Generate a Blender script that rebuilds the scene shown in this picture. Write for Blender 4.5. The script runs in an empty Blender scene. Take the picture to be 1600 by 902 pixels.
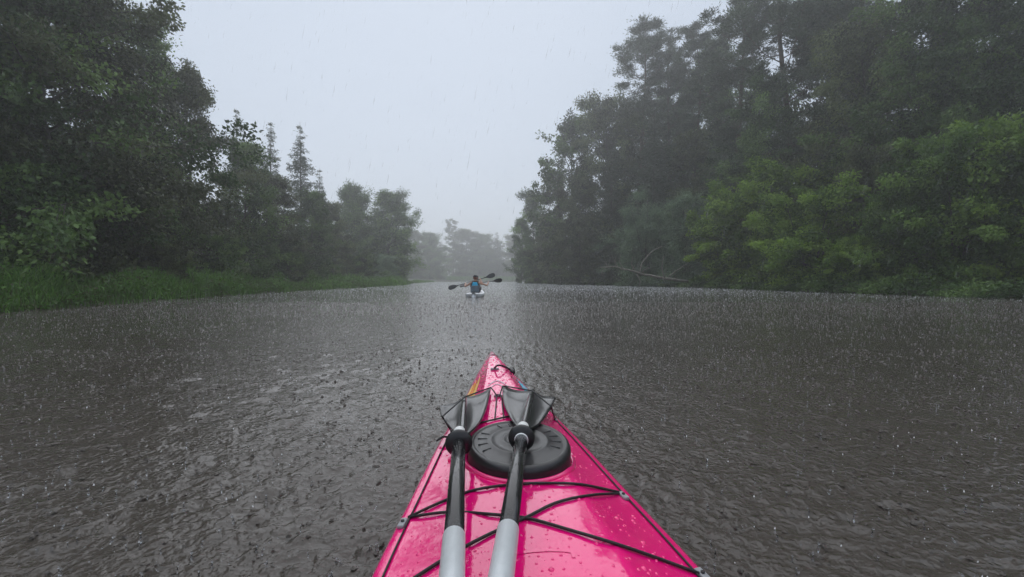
import bpy, bmesh, math, random
import numpy as np
from mathutils import Vector, Matrix

# ------------------------------------------------------------------ camera, sky, sun, exposure
scene = bpy.context.scene
R = math.radians
CAM_H = 0.82
FPX = 671.0                      # focal length in pixels of the 1600 wide photograph
PITCH = math.atan(15.0 / FPX)

cam_data = bpy.data.cameras.new('camera')
cam = bpy.data.objects.new('camera', cam_data)
scene.collection.objects.link(cam)
cam.location = (0, 0, CAM_H)
cam.rotation_euler = (R(90) - PITCH, 0, 0)
cam_data.sensor_fit = 'HORIZONTAL'
cam_data.sensor_width = 36.0
cam_data.lens = FPX * 36.0 / 1600.0
cam_data.clip_start = 0.05
cam_data.clip_end = 6000
scene.camera = cam

SUN_EL, SUN_AZ = 56.0, -6.0     # thick overcast: the sun is only a broad bright area ahead
world = bpy.data.worlds.new('World')
scene.world = world
world.use_nodes = True
wn = world.node_tree
wn.nodes.clear()
w_out = wn.nodes.new('ShaderNodeOutputWorld')
w_bg = wn.nodes.new('ShaderNodeBackground')
w_sky = wn.nodes.new('ShaderNodeTexSky')
w_sky.sky_type = 'NISHITA'
w_sky.sun_disc = False
w_sky.sun_elevation = R(SUN_EL)
w_sky.sun_rotation = R(SUN_AZ)
w_sky.dust_density = 3.0
w_mix = wn.nodes.new('ShaderNodeMix')
w_mix.data_type = 'RGBA'
w_mix.inputs[0].default_value = 0.93          # an even cloud deck hides nearly all of the clear sky
w_mix.inputs[7].default_value = (6.7, 7.65, 9.15, 1)
wn.links.new(w_sky.outputs[0], w_mix.inputs[6])
wn.links.new(w_mix.outputs[2], w_bg.inputs[0])
w_bg.inputs[1].default_value = 0.081
wn.links.new(w_bg.outputs[0], w_out.inputs[0])

sun_data = bpy.data.lights.new('sun', 'SUN')
sun_data.energy = 1.5
sun_data.angle = R(96)
sun_data.color = (1.0, 0.97, 0.93)
sun = bpy.data.objects.new('sun', sun_data)
scene.collection.objects.link(sun)
sun.rotation_euler = (R(90 - SUN_EL), 0, R(180 - SUN_AZ))

scene.view_settings.view_transform = 'Standard'
scene.view_settings.look = 'None'
scene.view_settings.exposure = 0.15
scene.view_settings.gamma = 1.0
scene.view_settings.use_curve_mapping = False
cy = scene.cycles
cy.use_denoising = True
cy.use_adaptive_sampling = True
cy.adaptive_threshold = 0.03
cy.max_bounces = 5
cy.diffuse_bounces = 2
cy.glossy_bounces = 3
cy.transmission_bounces = 4
cy.transparent_max_bounces = 6
cy.volume_bounces = 2
cy.caustics_reflective = False
cy.caustics_refractive = False

# ------------------------------------------------------------------ helpers
COL = scene.collection
rng = np.random.default_rng(7)
random.seed(7)

def px(x, y, z):
    """point at height z seen at photograph pixel (x, y)"""
    dx, dy, dz = (x - 800) / FPX, 1.0, -(y - 451) / FPX
    c, s = math.cos(PITCH), math.sin(PITCH)
    dy, dz = dy * c + dz * s, dz * c - dy * s
    t = (z - CAM_H) / dz
    return Vector((dx * t, dy * t, z))

def link(o, parent=None):
    COL.objects.link(o)
    if parent is not None:
        o.parent = parent
    return o

def mesh_from(verts, faces, smooth=False):
    me = bpy.data.meshes.new('mesh')
    verts = np.asarray(verts, dtype=np.float32)
    if isinstance(faces, np.ndarray):
        n, k = faces.shape
        me.vertices.add(len(verts))
        me.vertices.foreach_set('co', verts.ravel())
        me.loops.add(n * k)
        me.loops.foreach_set('vertex_index', faces.astype(np.int32).ravel())
        me.polygons.add(n)
        me.polygons.foreach_set('loop_start', np.arange(0, n * k, k, dtype=np.int32))
        me.update(calc_edges=True)
    else:
        me.from_pydata([tuple(map(float, v)) for v in verts], [], faces)
        me.update()
    if smooth:
        me.polygons.foreach_set('use_smooth', np.ones(len(me.polygons), dtype=bool))
    return me

def obj(name, me, mat, parent=None, smooth=None):
    o = bpy.data.objects.new(name, me)
    me.name = name
    if mat is not None and len(me.materials) == 0:
        me.materials.append(mat)
    if smooth:
        me.polygons.foreach_set('use_smooth', np.ones(len(me.polygons), dtype=bool))
    return link(o, parent)

def thing(name, label, cat, loc=(0, 0, 0), rz=0.0, group=None):
    o = bpy.data.objects.new(name, None)
    o.empty_display_size = 0.2
    link(o)
    o.location = loc
    o.rotation_euler = (0, 0, rz)
    return tag(o, label, cat, group)

def tag(o, label=None, cat=None, group=None, kind=None):
    if label: o['label'] = label
    if cat: o['category'] = cat
    if group: o['group'] = group
    if kind: o['kind'] = kind
    return o

class MB:
    """collects geometry for one mesh"""
    def __init__(self):
        self.v, self.f, self.n = [], [], 0
    def add(self, verts, faces):
        verts = np.asarray(verts, dtype=float)
        self.v.append(verts)
        self.f += [tuple(i + self.n for i in f) for f in faces]
        self.n += len(verts)
    def tube(self, pts, radii, sides=8, caps=True):
        v, f = tube(pts, radii, sides, caps)
        self.add(v, f)
    def box(self, c, size, rot=None):
        h = np.array(size) / 2
        s = np.array([(-1,-1,-1),(1,-1,-1),(1,1,-1),(-1,1,-1),(-1,-1,1),(1,-1,1),(1,1,1),(-1,1,1)]) * h
        if rot is not None:
            s = s @ np.array(rot.to_3x3()).T
        self.add(s + np.array(c), [(0,3,2,1),(4,5,6,7),(0,1,5,4),(1,2,6,5),(2,3,7,6),(3,0,4,7)])
    def build(self, name, mat, parent=None, smooth=True):
        me = mesh_from(np.concatenate(self.v), self.f)
        return obj(name, me, mat, parent, smooth)

def tube(pts, radii, sides=8, caps=True):
    P = np.array([tuple(p) for p in pts], dtype=float)
    n = len(P)
    rad = np.full(n, radii, dtype=float) if np.isscalar(radii) else np.asarray(radii, dtype=float)
    T = np.gradient(P, axis=0)
    T /= np.linalg.norm(T, axis=1)[:, None] + 1e-12
    ref = np.array([0, 0, 1.0]) if abs(T[0][2]) < 0.9 else np.array([1.0, 0, 0])
    V = []
    a = np.linspace(0, 2 * np.pi, sides, endpoint=False)
    nrm = ref
    for i in range(n):
        b = np.cross(T[i], nrm); b /= np.linalg.norm(b) + 1e-12
        nrm = np.cross(b, T[i])
        V.append(P[i] + rad[i] * (np.cos(a)[:, None] * nrm + np.sin(a)[:, None] * b))
    V = np.concatenate(V)
    F = []
    for i in range(n - 1):
        for k in range(sides):
            k2 = (k + 1) % sides
            F.append((i * sides + k, i * sides + k2, (i + 1) * sides + k2, (i + 1) * sides + k))
    if caps:
        F.append(tuple(range(sides - 1, -1, -1)))
        F.append(tuple((n - 1) * sides + k for k in range(sides)))
    return V, F

def spline(pts, n):
    """Catmull-Rom through pts"""
    P = np.array([tuple(p) for p in pts], dtype=float)
    P = np.vstack([2 * P[0] - P[1], P, 2 * P[-1] - P[-2]])
    out = []
    seg = len(P) - 3
    for t in np.linspace(0, seg - 1e-6, n):
        i = int(t); u = t - i
        p0, p1, p2, p3 = P[i:i + 4]
        out.append(0.5 * (2 * p1 + (p2 - p0) * u + (2 * p0 - 5 * p1 + 4 * p2 - p3) * u * u + (3 * p1 - p0 - 3 * p2 + p3) * u ** 3))
    return np.array(out)

def curve1(ctrl):
    xs = np.array([c[0] for c in ctrl]); ys = np.array([c[1] for c in ctrl])
    d = np.diff(ys) / np.diff(xs)
    m = np.concatenate([[d[0]], (d[1:] + d[:-1]) / 2, [d[-1]]])
    for i in range(len(d)):
        if i and d[i - 1] * d[i] <= 0: m[i] = 0
    def f(x):
        x = np.clip(x, xs[0], xs[-1])
        i = np.clip(np.searchsorted(xs, x) - 1, 0, len(xs) - 2)
        h = xs[i + 1] - xs[i]; t = (x - xs[i]) / h
        return ((2*t**3 - 3*t**2 + 1) * ys[i] + (t**3 - 2*t**2 + t) * h * m[i]
                + (-2*t**3 + 3*t**2) * ys[i + 1] + (t**3 - t**2) * h * m[i + 1])
    return f

# ------------------------------------------------------------------ materials
def material(name):
    m = bpy.data.materials.new(name)
    m.use_nodes = True
    nt = m.node_tree
    return m, nt, nt.nodes['Principled BSDF'], nt.nodes['Material Output']

def ramp(nt, fac, stops):
    r = nt.nodes.new('ShaderNodeValToRGB')
    while len(r.color_ramp.elements) < len(stops):
        r.color_ramp.elements.new(0.5)
    for e, (p, c) in zip(r.color_ramp.elements, stops):
        e.position = p
        e.color = (*c, 1) if len(c) == 3 else c
    nt.links.new(fac, r.inputs[0])
    return r.outputs[0]

def noise(nt, scale, detail=3, rough=0.55, coord='Object', vec=None, dist=0.0):
    n = nt.nodes.new('ShaderNodeTexNoise')
    n.inputs['Scale'].default_value = scale
    n.inputs['Detail'].default_value = detail
    n.inputs['Roughness'].default_value = rough
    n.inputs['Distortion'].default_value = dist
    if vec is None:
        tc = nt.nodes.new('ShaderNodeTexCoord')
        vec = tc.outputs[coord]
    nt.links.new(vec, n.inputs['Vector'])
    return n.outputs[0]

def bump(nt, bsdf, height, strength, distance):
    b = nt.nodes.new('ShaderNodeBump')
    b.inputs['Strength'].default_value = strength
    b.inputs['Distance'].default_value = distance
    nt.links.new(height, b.inputs['Height'])
    nt.links.new(b.outputs[0], bsdf.inputs['Normal'])
    return b

def plain(name, col, rough=0.5, metal=0.0, var=0.25, scale=40, coat=0.0, bumpd=0.0):
    m, nt, p, out = material(name)
    f = noise(nt, scale, 4)
    lo = tuple(c * (1 - var) for c in col); hi = tuple(min(1, c * (1 + var)) for c in col)
    nt.links.new(ramp(nt, f, [(0.3, lo), (0.7, hi)]), p.inputs['Base Color'])
    p.inputs['Roughness'].default_value = rough
    p.inputs['Metallic'].default_value = metal
    p.inputs['Coat Weight'].default_value = coat
    p.inputs['Coat Roughness'].default_value = 0.06
    if bumpd:
        bump(nt, p, f, 0.5, bumpd)
    return m

def leaf_material(name, c_dark, c_mid, c_light, trans=0.3, rough=0.42):
    """foliage: hue varies from spray to spray (attribute tint) and from plant to plant"""
    m, nt, p, out = material(name)
    at = nt.nodes.new('ShaderNodeAttribute'); at.attribute_name = 'tint'
    col = ramp(nt, at.outputs['Fac'], [(0.0, c_dark), (0.5, c_mid), (1.0, c_light)])
    oi = nt.nodes.new('ShaderNodeObjectInfo')
    hs = nt.nodes.new('ShaderNodeHueSaturation')
    mr = nt.nodes.new('ShaderNodeMapRange')
    mr.inputs['To Min'].default_value = 1.0; mr.inputs['To Max'].default_value = 1.5
    nt.links.new(oi.outputs['Random'], mr.inputs['Value'])
    nt.links.new(mr.outputs[0], hs.inputs['Value'])
    nt.links.new(col, hs.inputs['Color'])
    nt.links.new(hs.outputs[0], p.inputs['Base Color'])
    p.inputs['Roughness'].default_value = rough
    p.inputs['Specular IOR Level'].default_value = 0.28
    tr = nt.nodes.new('ShaderNodeBsdfTranslucent')
    nt.links.new(hs.outputs[0], tr.inputs['Color'])
    mx = nt.nodes.new('ShaderNodeMixShader')
    mx.inputs[0].default_value = trans
    nt.links.new(p.outputs[0], mx.inputs[1]); nt.links.new(tr.outputs[0], mx.inputs[2])
    nt.links.new(mx.outputs[0], out.inputs['Surface'])
    return m

M = {}
M['leaf_dark'] = leaf_material('dark_leaves', (0.018, 0.036, 0.010), (0.055, 0.105, 0.026), (0.150, 0.235, 0.062))
M['leaf_brownish'] = leaf_material('wet_brown_green_leaves', (0.030, 0.036, 0.017), (0.068, 0.085, 0.034), (0.145, 0.180, 0.070))
M['leaf_mid'] = leaf_material('mid_green_leaves', (0.03, 0.06, 0.014), (0.075, 0.145, 0.028), (0.17, 0.27, 0.055), 0.38)
M['leaf_bright'] = leaf_material('fresh_green_leaves', (0.045, 0.09, 0.016), (0.12, 0.21, 0.030), (0.24, 0.36, 0.060), 0.42)
M['leaf_willow'] = leaf_material('grey_green_willow_leaves', (0.075, 0.115, 0.07), (0.12, 0.18, 0.10), (0.17, 0.235, 0.13))
M['needle_spruce'] = leaf_material('spruce_needles', (0.034, 0.052, 0.030), (0.052, 0.076, 0.042), (0.075, 0.105, 0.056), 0.12)
M['needle_pine'] = leaf_material('pine_needles', (0.026, 0.038, 0.022), (0.056, 0.080, 0.044), (0.11, 0.150, 0.080), 0.12)
M['grass'] = leaf_material('wet_bank_grass', (0.065, 0.072, 0.028), (0.065, 0.150, 0.026), (0.125, 0.250, 0.042), 0.4)
M['bark'] = plain('wet_bark', (0.06, 0.05, 0.042), 0.75, var=0.5, scale=6, bumpd=0.02)
M['bark_pine'] = plain('pine_bark', (0.10, 0.065, 0.045), 0.75, var=0.5, scale=5, bumpd=0.02)
M['deadwood'] = plain('bleached_dead_wood', (0.25, 0.225, 0.185), 0.7, var=0.35, scale=5)
M['soil'] = plain('wet_bank_soil', (0.045, 0.05, 0.025), 0.85, var=0.5, scale=0.8, bumpd=0.05)

def kayak_paint():
    m, nt, p, out = material('glossy_pink_gelcoat')
    f = noise(nt, 3.0, 5)
    nt.links.new(ramp(nt, f, [(0.3, (0.93, 0.005, 0.195)), (0.7, (0.98, 0.006, 0.22))]), p.inputs['Base Color'])
    g = noise(nt, 26.0, 4, 0.6)
    nt.links.new(ramp(nt, g, [(0.35, (0.07,) * 3), (0.75, (0.16,) * 3)]), p.inputs['Roughness'])
    p.inputs['Coat Weight'].default_value = 0.9
    p.inputs['Coat Roughness'].default_value = 0.03
    vo = nt.nodes.new('ShaderNodeTexVoronoi'); vo.inputs['Scale'].default_value = 170.0
    tc = nt.nodes.new('ShaderNodeTexCoord'); nt.links.new(tc.outputs['Object'], vo.inputs['Vector'])
    bead = nt.nodes.new('ShaderNodeMapRange')
    bead.inputs['From Min'].default_value = 0.12; bead.inputs['From Max'].default_value = 0.34
    bead.inputs['To Min'].default_value = 1.0; bead.inputs['To Max'].default_value = 0.0
    nt.links.new(vo.outputs['Distance'], bead.inputs['Value'])
    msk = nt.nodes.new('ShaderNodeMath'); msk.operation = 'MULTIPLY'
    mk = ramp(nt, noise(nt, 14.0, 3, 0.6), [(0.50, (0, 0, 0)), (0.62, (1, 1, 1))])
    nt.links.new(bead.outputs[0], msk.inputs[0]); nt.links.new(mk, msk.inputs[1])
    b1 = nt.nodes.new('ShaderNodeBump'); b1.inputs['Strength'].default_value = 0.45; b1.inputs['Distance'].default_value = 0.0009
    nt.links.new(msk.outputs[0], b1.inputs['Height'])
    bn = bump(nt, p, noise(nt, 9.0, 4, 0.55), 0.14, 0.012)
    nt.links.new(b1.outputs[0], bn.inputs['Normal'])
    nt.links.new(bn.outputs[0], p.inputs['Coat Normal'])
    return m
M['pink'] = kayak_paint()
M['black_rubber'] = plain('black_rubber', (0.018, 0.018, 0.019), 0.32, var=0.3, scale=60)
M['hatch_rubber'] = plain('wet_hatch_rubber', (0.020, 0.020, 0.021), 0.40, var=0.3, scale=35, bumpd=0.0008, coat=0.16)
M['cord'] = plain('black_bungee_cord', (0.016, 0.016, 0.017), 0.55, var=0.4, scale=300)
M['shaft_black'] = plain('wet_black_paddle_shaft', (0.02, 0.02, 0.021), 0.18, var=0.3, scale=80, coat=0.3)
M['shaft_grey'] = plain('pale_grey_paddle_tube', (0.56, 0.59, 0.60), 0.32, var=0.06, scale=60)
M['white_plastic'] = plain('white_plastic', (0.82, 0.83, 0.82), 0.4, var=0.05)
M['blade'] = plain('black_paddle_blade_plastic', (0.028, 0.028, 0.029), 0.28, var=0.25, scale=30, coat=0.2)
M['fitting'] = plain('grey_plastic_fitting', (0.30, 0.31, 0.32), 0.45, var=0.15)
M['decal_grey'] = plain('grey_print', (0.46, 0.26, 0.34), 0.25, var=0.05)
M['decal_orange'] = plain('orange_print', (0.85, 0.30, 0.05), 0.2, var=0.1)
M['decal_yellow'] = plain('yellow_print', (0.88, 0.58, 0.16), 0.2, var=0.1)
M['decal_cyan'] = plain('cyan_print', (0.12, 0.70, 0.88), 0.2, var=0.08)
M['white_hull'] = plain('white_hull_plastic', (0.80, 0.82, 0.84), 0.3, var=0.06, scale=8)
M['hull_dark'] = plain('slate_hull_plastic', (0.10, 0.13, 0.16), 0.4, var=0.2, scale=8)
M['skin'] = plain('skin', (0.52, 0.29, 0.20), 0.5, var=0.12, scale=12)
M['vest_black'] = plain('charcoal_life_vest', (0.045, 0.047, 0.05), 0.7, var=0.3, scale=30)
M['vest_blue'] = plain('bright_blue_vest_panel', (0.02, 0.46, 0.76), 0.6, var=0.12, scale=30)
M['cap'] = plain('dark_cap', (0.035, 0.035, 0.04), 0.8, var=0.3, scale=30)
M['hair'] = plain('reddish_brown_hair', (0.20, 0.075, 0.045), 0.7, var=0.3, scale=60)
M['shorts'] = plain('dark_shorts', (0.03, 0.032, 0.04), 0.8, var=0.3, scale=30)

def clear_drop():
    m, nt, p, out = material('clear_rain_water')
    p.inputs['Base Color'].default_value = (0.95, 0.97, 1.0, 1)
    p.inputs['Roughness'].default_value = 0.05
    p.inputs['IOR'].default_value = 1.33
    p.inputs['Transmission Weight'].default_value = 1.0
    return m
M['drop'] = clear_drop()
def rain_mat():
    m, nt, p, out = material('falling_rain_water')
    p.inputs['Base Color'].default_value = (0.9, 0.92, 0.94, 1)
    p.inputs['Roughness'].default_value = 0.2
    p.inputs['IOR'].default_value = 1.33
    p.inputs['Alpha'].default_value = 0.14
    return m
M['rain'] = rain_mat()

def water_material():
    m, nt, p, out = material('rain_beaten_river_water')
    geo = nt.nodes.new('ShaderNodeNewGeometry')
    pos = geo.outputs['Position']
    f = noise(nt, 0.35, 3, vec=pos)
    nt.links.new(ramp(nt, f, [(0.3, (0.058, 0.050, 0.042)), (0.7, (0.076, 0.066, 0.057))]), p.inputs['Base Color'])
    p.inputs['Roughness'].default_value = 0.05
    p.inputs['IOR'].default_value = 1.333
    # dense pitting by rain: pointed mounds a few centimetres wide, at two sizes, and faint rings
    def pebble(sc, lo, hi, detail):
        f_ = noise(nt, sc, detail, 0.5, vec=pos)
        q = nt.nodes.new('ShaderNodeMapRange'); q.interpolation_type = 'SMOOTHSTEP'
        q.inputs['From Min'].default_value = lo; q.inputs['From Max'].default_value = hi
        nt.links.new(f_, q.inputs['Value'])
        return q.outputs[0]
    def madd(a_, k, b_):
        n_ = nt.nodes.new('ShaderNodeMath'); n_.operation = 'MULTIPLY_ADD'; n_.inputs[1].default_value = k
        nt.links.new(a_, n_.inputs[0]); nt.links.new(b_, n_.inputs[2])
        return n_.outputs[0]
    vo = nt.nodes.new('ShaderNodeTexVoronoi'); vo.voronoi_dimensions = '2D'; vo.inputs['Scale'].default_value = 6.0
    nt.links.new(pos, vo.inputs['Vector'])
    mu = nt.nodes.new('ShaderNodeMath'); mu.operation = 'MULTIPLY'; mu.inputs[1].default_value = 34.0
    nt.links.new(vo.outputs['Distance'], mu.inputs[0])
    co = nt.nodes.new('ShaderNodeMath'); co.operation = 'COSINE'; nt.links.new(mu.outputs[0], co.inputs[0])
    fo = nt.nodes.new('ShaderNodeMapRange')
    fo.inputs['From Min'].default_value = 0.04; fo.inputs['From Max'].default_value = 0.42
    fo.inputs['To Min'].default_value = 0.22; fo.inputs['To Max'].default_value = 0.0
    nt.links.new(vo.outputs['Distance'], fo.inputs['Value'])
    ring = nt.nodes.new('ShaderNodeMath'); ring.operation = 'MULTIPLY'
    nt.links.new(co.outputs[0], ring.inputs[0]); nt.links.new(fo.outputs[0], ring.inputs[1])
    h_ = madd(pebble(23.0, 0.45, 0.80, 1), 1.0, ring.outputs[0])
    h_ = madd(pebble(45.0, 0.40, 0.75, 2), 0.55, h_)
    # gusts: patches where the surface is more or less beaten
    pg = noise(nt, 0.55, 2, vec=pos)
    mr = nt.nodes.new('ShaderNodeMapRange')
    mr.inputs['From Min'].default_value = 0.35; mr.inputs['From Max'].default_value = 0.65
    mr.inputs['To Min'].default_value = 0.55; mr.inputs['To Max'].default_value = 1.0
    nt.links.new(pg, mr.inputs['Value'])
    bn = bump(nt, p, h_, 1.0, 0.0046)
    nt.links.new(mr.outputs[0], bn.inputs['Strength'])
    return m
M['water'] = water_material()

# ------------------------------------------------------------------ river course and ground
LEFT = [(-40, -11.5), (0, -11.8), (10, -12.2), (17, -13.2), (24, -14.0), (40, -14.0), (57, -14.0), (80, -18.5), (110, -20.0), (150, -24.0), (185, -24.0)]
RIGHT = [(-40, 24.0), (0, 22.5), (17, 20.6), (25, 18.6), (39, 17.4), (47, 15.2), (55, 12.3), (66, 7.5), (79, 2.4), (88, 4.0), (105, 14.0), (130, 40.0), (150, 80.0)]
river_poly = np.array([(x, y) for y, x in LEFT] + [(-5, 196), (30, 206), (80, 208)] + [(x, y) for y, x in RIGHT[::-1]])

def sdist(X, Y):
    """signed distance to the river edge, negative in the river"""
    P = np.stack([X.ravel(), Y.ravel()], 1)
    d = np.full(len(P), 1e9); inside = np.zeros(len(P), bool)
    n = len(river_poly)
    for i in range(n):
        a, b = river_poly[i], river_poly[(i + 1) % n]
        ab = b - a
        t = np.clip(((P - a) @ ab) / (ab @ ab), 0, 1)
        d = np.minimum(d, np.linalg.norm(P - (a + t[:, None] * ab), axis=1))
        cond = (a[1] > P[:, 1]) != (b[1] > P[:, 1])
        xi = (b[0] - a[0]) * (P[:, 1] - a[1]) / (b[1] - a[1] + 1e-12) + a[0]
        inside ^= cond & (P[:, 0] < xi)
    return np.where(inside, -d, d).reshape(X.shape)

def ground_z(X, Y):
    X = np.asarray(X, float); Y = np.asarray(Y, float)
    d = sdist(np.atleast_1d(X), np.atleast_1d(Y))
    X1, Y1 = np.atleast_1d(X), np.atleast_1d(Y)
    z = np.where(d < 0, np.maximum(-1.4, d * 0.5), 0.0)
    z = z + np.where(d >= 0, 0.28 * (1 - np.exp(-d / 0.6)) + 0.03 * np.minimum(d, 20), 0)
    hill = np.clip((d - 3) / 14, 0, 1); hill = hill * hill * (3 - 2 * hill)
    right = np.clip((X1 - 0.0) / 10, 0, 1) * np.clip((90 - Y1) / 20, 0, 1)
    z = z + hill * right * 7.0
    z = z + np.where(d > 0, 0.12 * np.sin(X1 * 0.9 + Y1 * 0.4) * np.clip(d / 3, 0, 1), 0)
    return z

def gz(x, y):
    return float(ground_z(np.array([x]), np.array([y]))[0])

gx = np.concatenate([-np.geomspace(1500, 62, 14), np.linspace(-60, 60, 101), np.geomspace(62, 1500, 14)])
gy = np.concatenate([-np.geomspace(1500, 42, 12), np.linspace(-40, 230, 181), np.geomspace(234, 1500, 14)])
GX, GY = np.meshgrid(gx, gy)
GZ = ground_z(GX, GY)
nx_, ny_ = len(gx), len(gy)
ii = (np.arange(ny_ - 1)[:, None] * nx_ + np.arange(nx_ - 1)[None, :]).ravel()
gf = np.stack([ii, ii + 1, ii + 1 + nx_, ii + nx_], 1)
ground = obj('ground', mesh_from(np.stack([GX.ravel(), GY.ravel(), GZ.ravel()], 1), gf, True), M['soil'])
tag(ground, kind='structure')

# water surface: pocked by rain, small drop mounds and rings as real relief near by
def ripple_tile(n=640, size=6.4):
    r = np.random.default_rng(11)
    res = size / n
    c = (np.arange(n) - n / 2) * res
    CX, CY = np.meshgrid(c, c)
    D = np.sqrt(CX ** 2 + CY ** 2)
    H = np.zeros((n, n))
    def conv(points, amp, kern):
        imp = np.zeros((n, n))
        ix = r.integers(0, n, points); iy = r.integers(0, n, points)
        np.add.at(imp, (iy, ix), r.uniform(0.4, 1.0, points) * amp)
        return np.fft.ifft2(np.fft.fft2(imp) * np.fft.fft2(np.fft.ifftshift(kern))).real
    # crowns: central mound with a moat
    H += conv(4600, 0.012, np.exp(-(D / 0.017) ** 2) - 0.42 * np.exp(-((D - 0.042) / 0.018) ** 2))
    H += conv(1500, -0.012, np.exp(-(D / 0.024) ** 2) - 0.4 * np.exp(-((D - 0.05) / 0.018) ** 2))
    H += conv(2600, 0.006, np.exp(-((D - 0.05) / 0.012) ** 2) - 0.5 * np.exp(-((D - 0.026) / 0.012) ** 2))
    H += conv(1300, 0.0036, np.cos(2 * np.pi * D / 0.034) * np.exp(-((D - 0.10) / 0.05) ** 2))
    H += conv(350, 0.0026, np.cos(2 * np.pi * D / 0.05) * np.exp(-((D - 0.2) / 0.08) ** 2))
    # short chop
    k = np.fft.fftfreq(n, res)
    KX, KY = np.meshgrid(k, k)
    K = np.sqrt(KX ** 2 + KY ** 2)
    spec = np.exp(-((K - 4.0) / 2.4) ** 2)
    W = np.fft.ifft2(np.fft.fft2(r.normal(size=(n, n))) * spec).real
    W *= 0.0011 / W.std()
    return H - H.mean() + W

TILE = ripple_tile()
def water_z(X, Y):
    n = TILE.shape[0]; size = 6.4
    out = 0
    for ang, sc, amp in ((0.0, 1.0, 1.0),):
        u = (X % size) / size * n; v = (Y % size) / size * n
        i = np.floor(u).astype(int); j = np.floor(v).astype(int)
        fu, fv = u - i, v - j
        i0, j0, i1, j1 = i % n, j % n, (i + 1) % n, (j + 1) % n
        out = out + amp * (TILE[j0, i0] * (1 - fu) * (1 - fv) + TILE[j0, i1] * fu * (1 - fv) + TILE[j1, i0] * (1 - fu) * fv + TILE[j1, i1] * fu * fv)
    return out

def graded(lo, hi, c, s0, g, sb=None, gb=None):
    """coordinates from lo to hi with spacing s0 at c growing with distance"""
    a = [c]
    while a[-1] < hi: a.append(a[-1] + s0 + g * (a[-1] - c))
    b = [c]
    sb, gb = sb or s0, gb or g
    while b[-1] > lo: b.append(b[-1] - sb - gb * (c - b[-1]))
    return np.array(b[::-1][:-1] + a)

wx = graded(-90, 90, 0.0, 0.0145, 0.0135)
wy = graded(-45, 225, 0.6, 0.0120, 0.0140, 0.03, 0.08)
WX, WY = np.meshgrid(wx, wy)
spx = np.gradient(wx)[None, :]; spy = np.gradient(wy)[:, None]
fade = np.clip(1.35 - np.maximum(spx, spy) / 0.11, 0.0, 1.0)
WZ = 0.9 * water_z(WX + 0.37 * np.sin(WY * 0.21), WY + 0.31 * np.sin(WX * 0.17)) * fade
nxw, nyw = len(wx), len(wy)
ii = (np.arange(nyw - 1)[:, None] * nxw + np.arange(nxw - 1)[None, :]).ravel()
wf = np.stack([ii, ii + 1, ii + 1 + nxw, ii + nxw], 1)
water = obj('river_water', mesh_from(np.stack([WX.ravel(), WY.ravel(), WZ.ravel()], 1), wf, True), M['water'])
tag(water, kind='structure')
print('water quads', len(wf))

# ------------------------------------------------------------------ plants
def leaf_quads(C, A, length, width, r, fold=0.25):
    """diamond leaves at C pointing along A (unit); returns verts (4n) and faces (n,4)"""
    n = len(C)
    rnd = r.normal(size=(n, 3))
    S = np.cross(A, rnd); S /= np.linalg.norm(S, axis=1)[:, None] + 1e-9
    L = (length * r.uniform(0.65, 1.3, n))[:, None]; Wd = (width * r.uniform(0.7, 1.25, n))[:, None]
    N = np.cross(A, S)
    v0 = C - A * L * 0.5
    v2 = C + A * L * 0.5
    v1 = C + S * Wd * 0.5 + N * Wd * fold * 0.5 - A * L * 0.06
    v3 = C - S * Wd * 0.5 + N * Wd * fold * 0.5 - A * L * 0.06
    V = np.stack([v0, v1, v2, v3], 1).reshape(-1, 3)
    F = np.arange(4 * n).reshape(n, 4)
    return V, F

def crown_mesh(C, A, tint, length, width, r, mat):
    A = A / (np.linalg.norm(A, axis=1)[:, None] + 1e-9)
    V, F = leaf_quads(C, A, length, width, r)
    me = mesh_from(V, F)
    at = me.attributes.new('tint', 'FLOAT', 'POINT')
    at.data.foreach_set('value', np.repeat(np.clip(tint, 0, 1), 4).astype(np.float32))
    me.materials.append(mat)
    return me

def unit(v):
    return v / (np.linalg.norm(v) + 1e-9)

def wood_mesh(branches, mat, sides=6):
    mb = MB()
    for i, (pts, rad) in enumerate(branches):
        mb.tube(pts, rad, 8 if i == 0 else (5 if len(pts) > 3 else 4), caps=False)
    me = mesh_from(np.concatenate(mb.v), mb.f, True)
    me.materials.append(mat)
    return me

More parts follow.
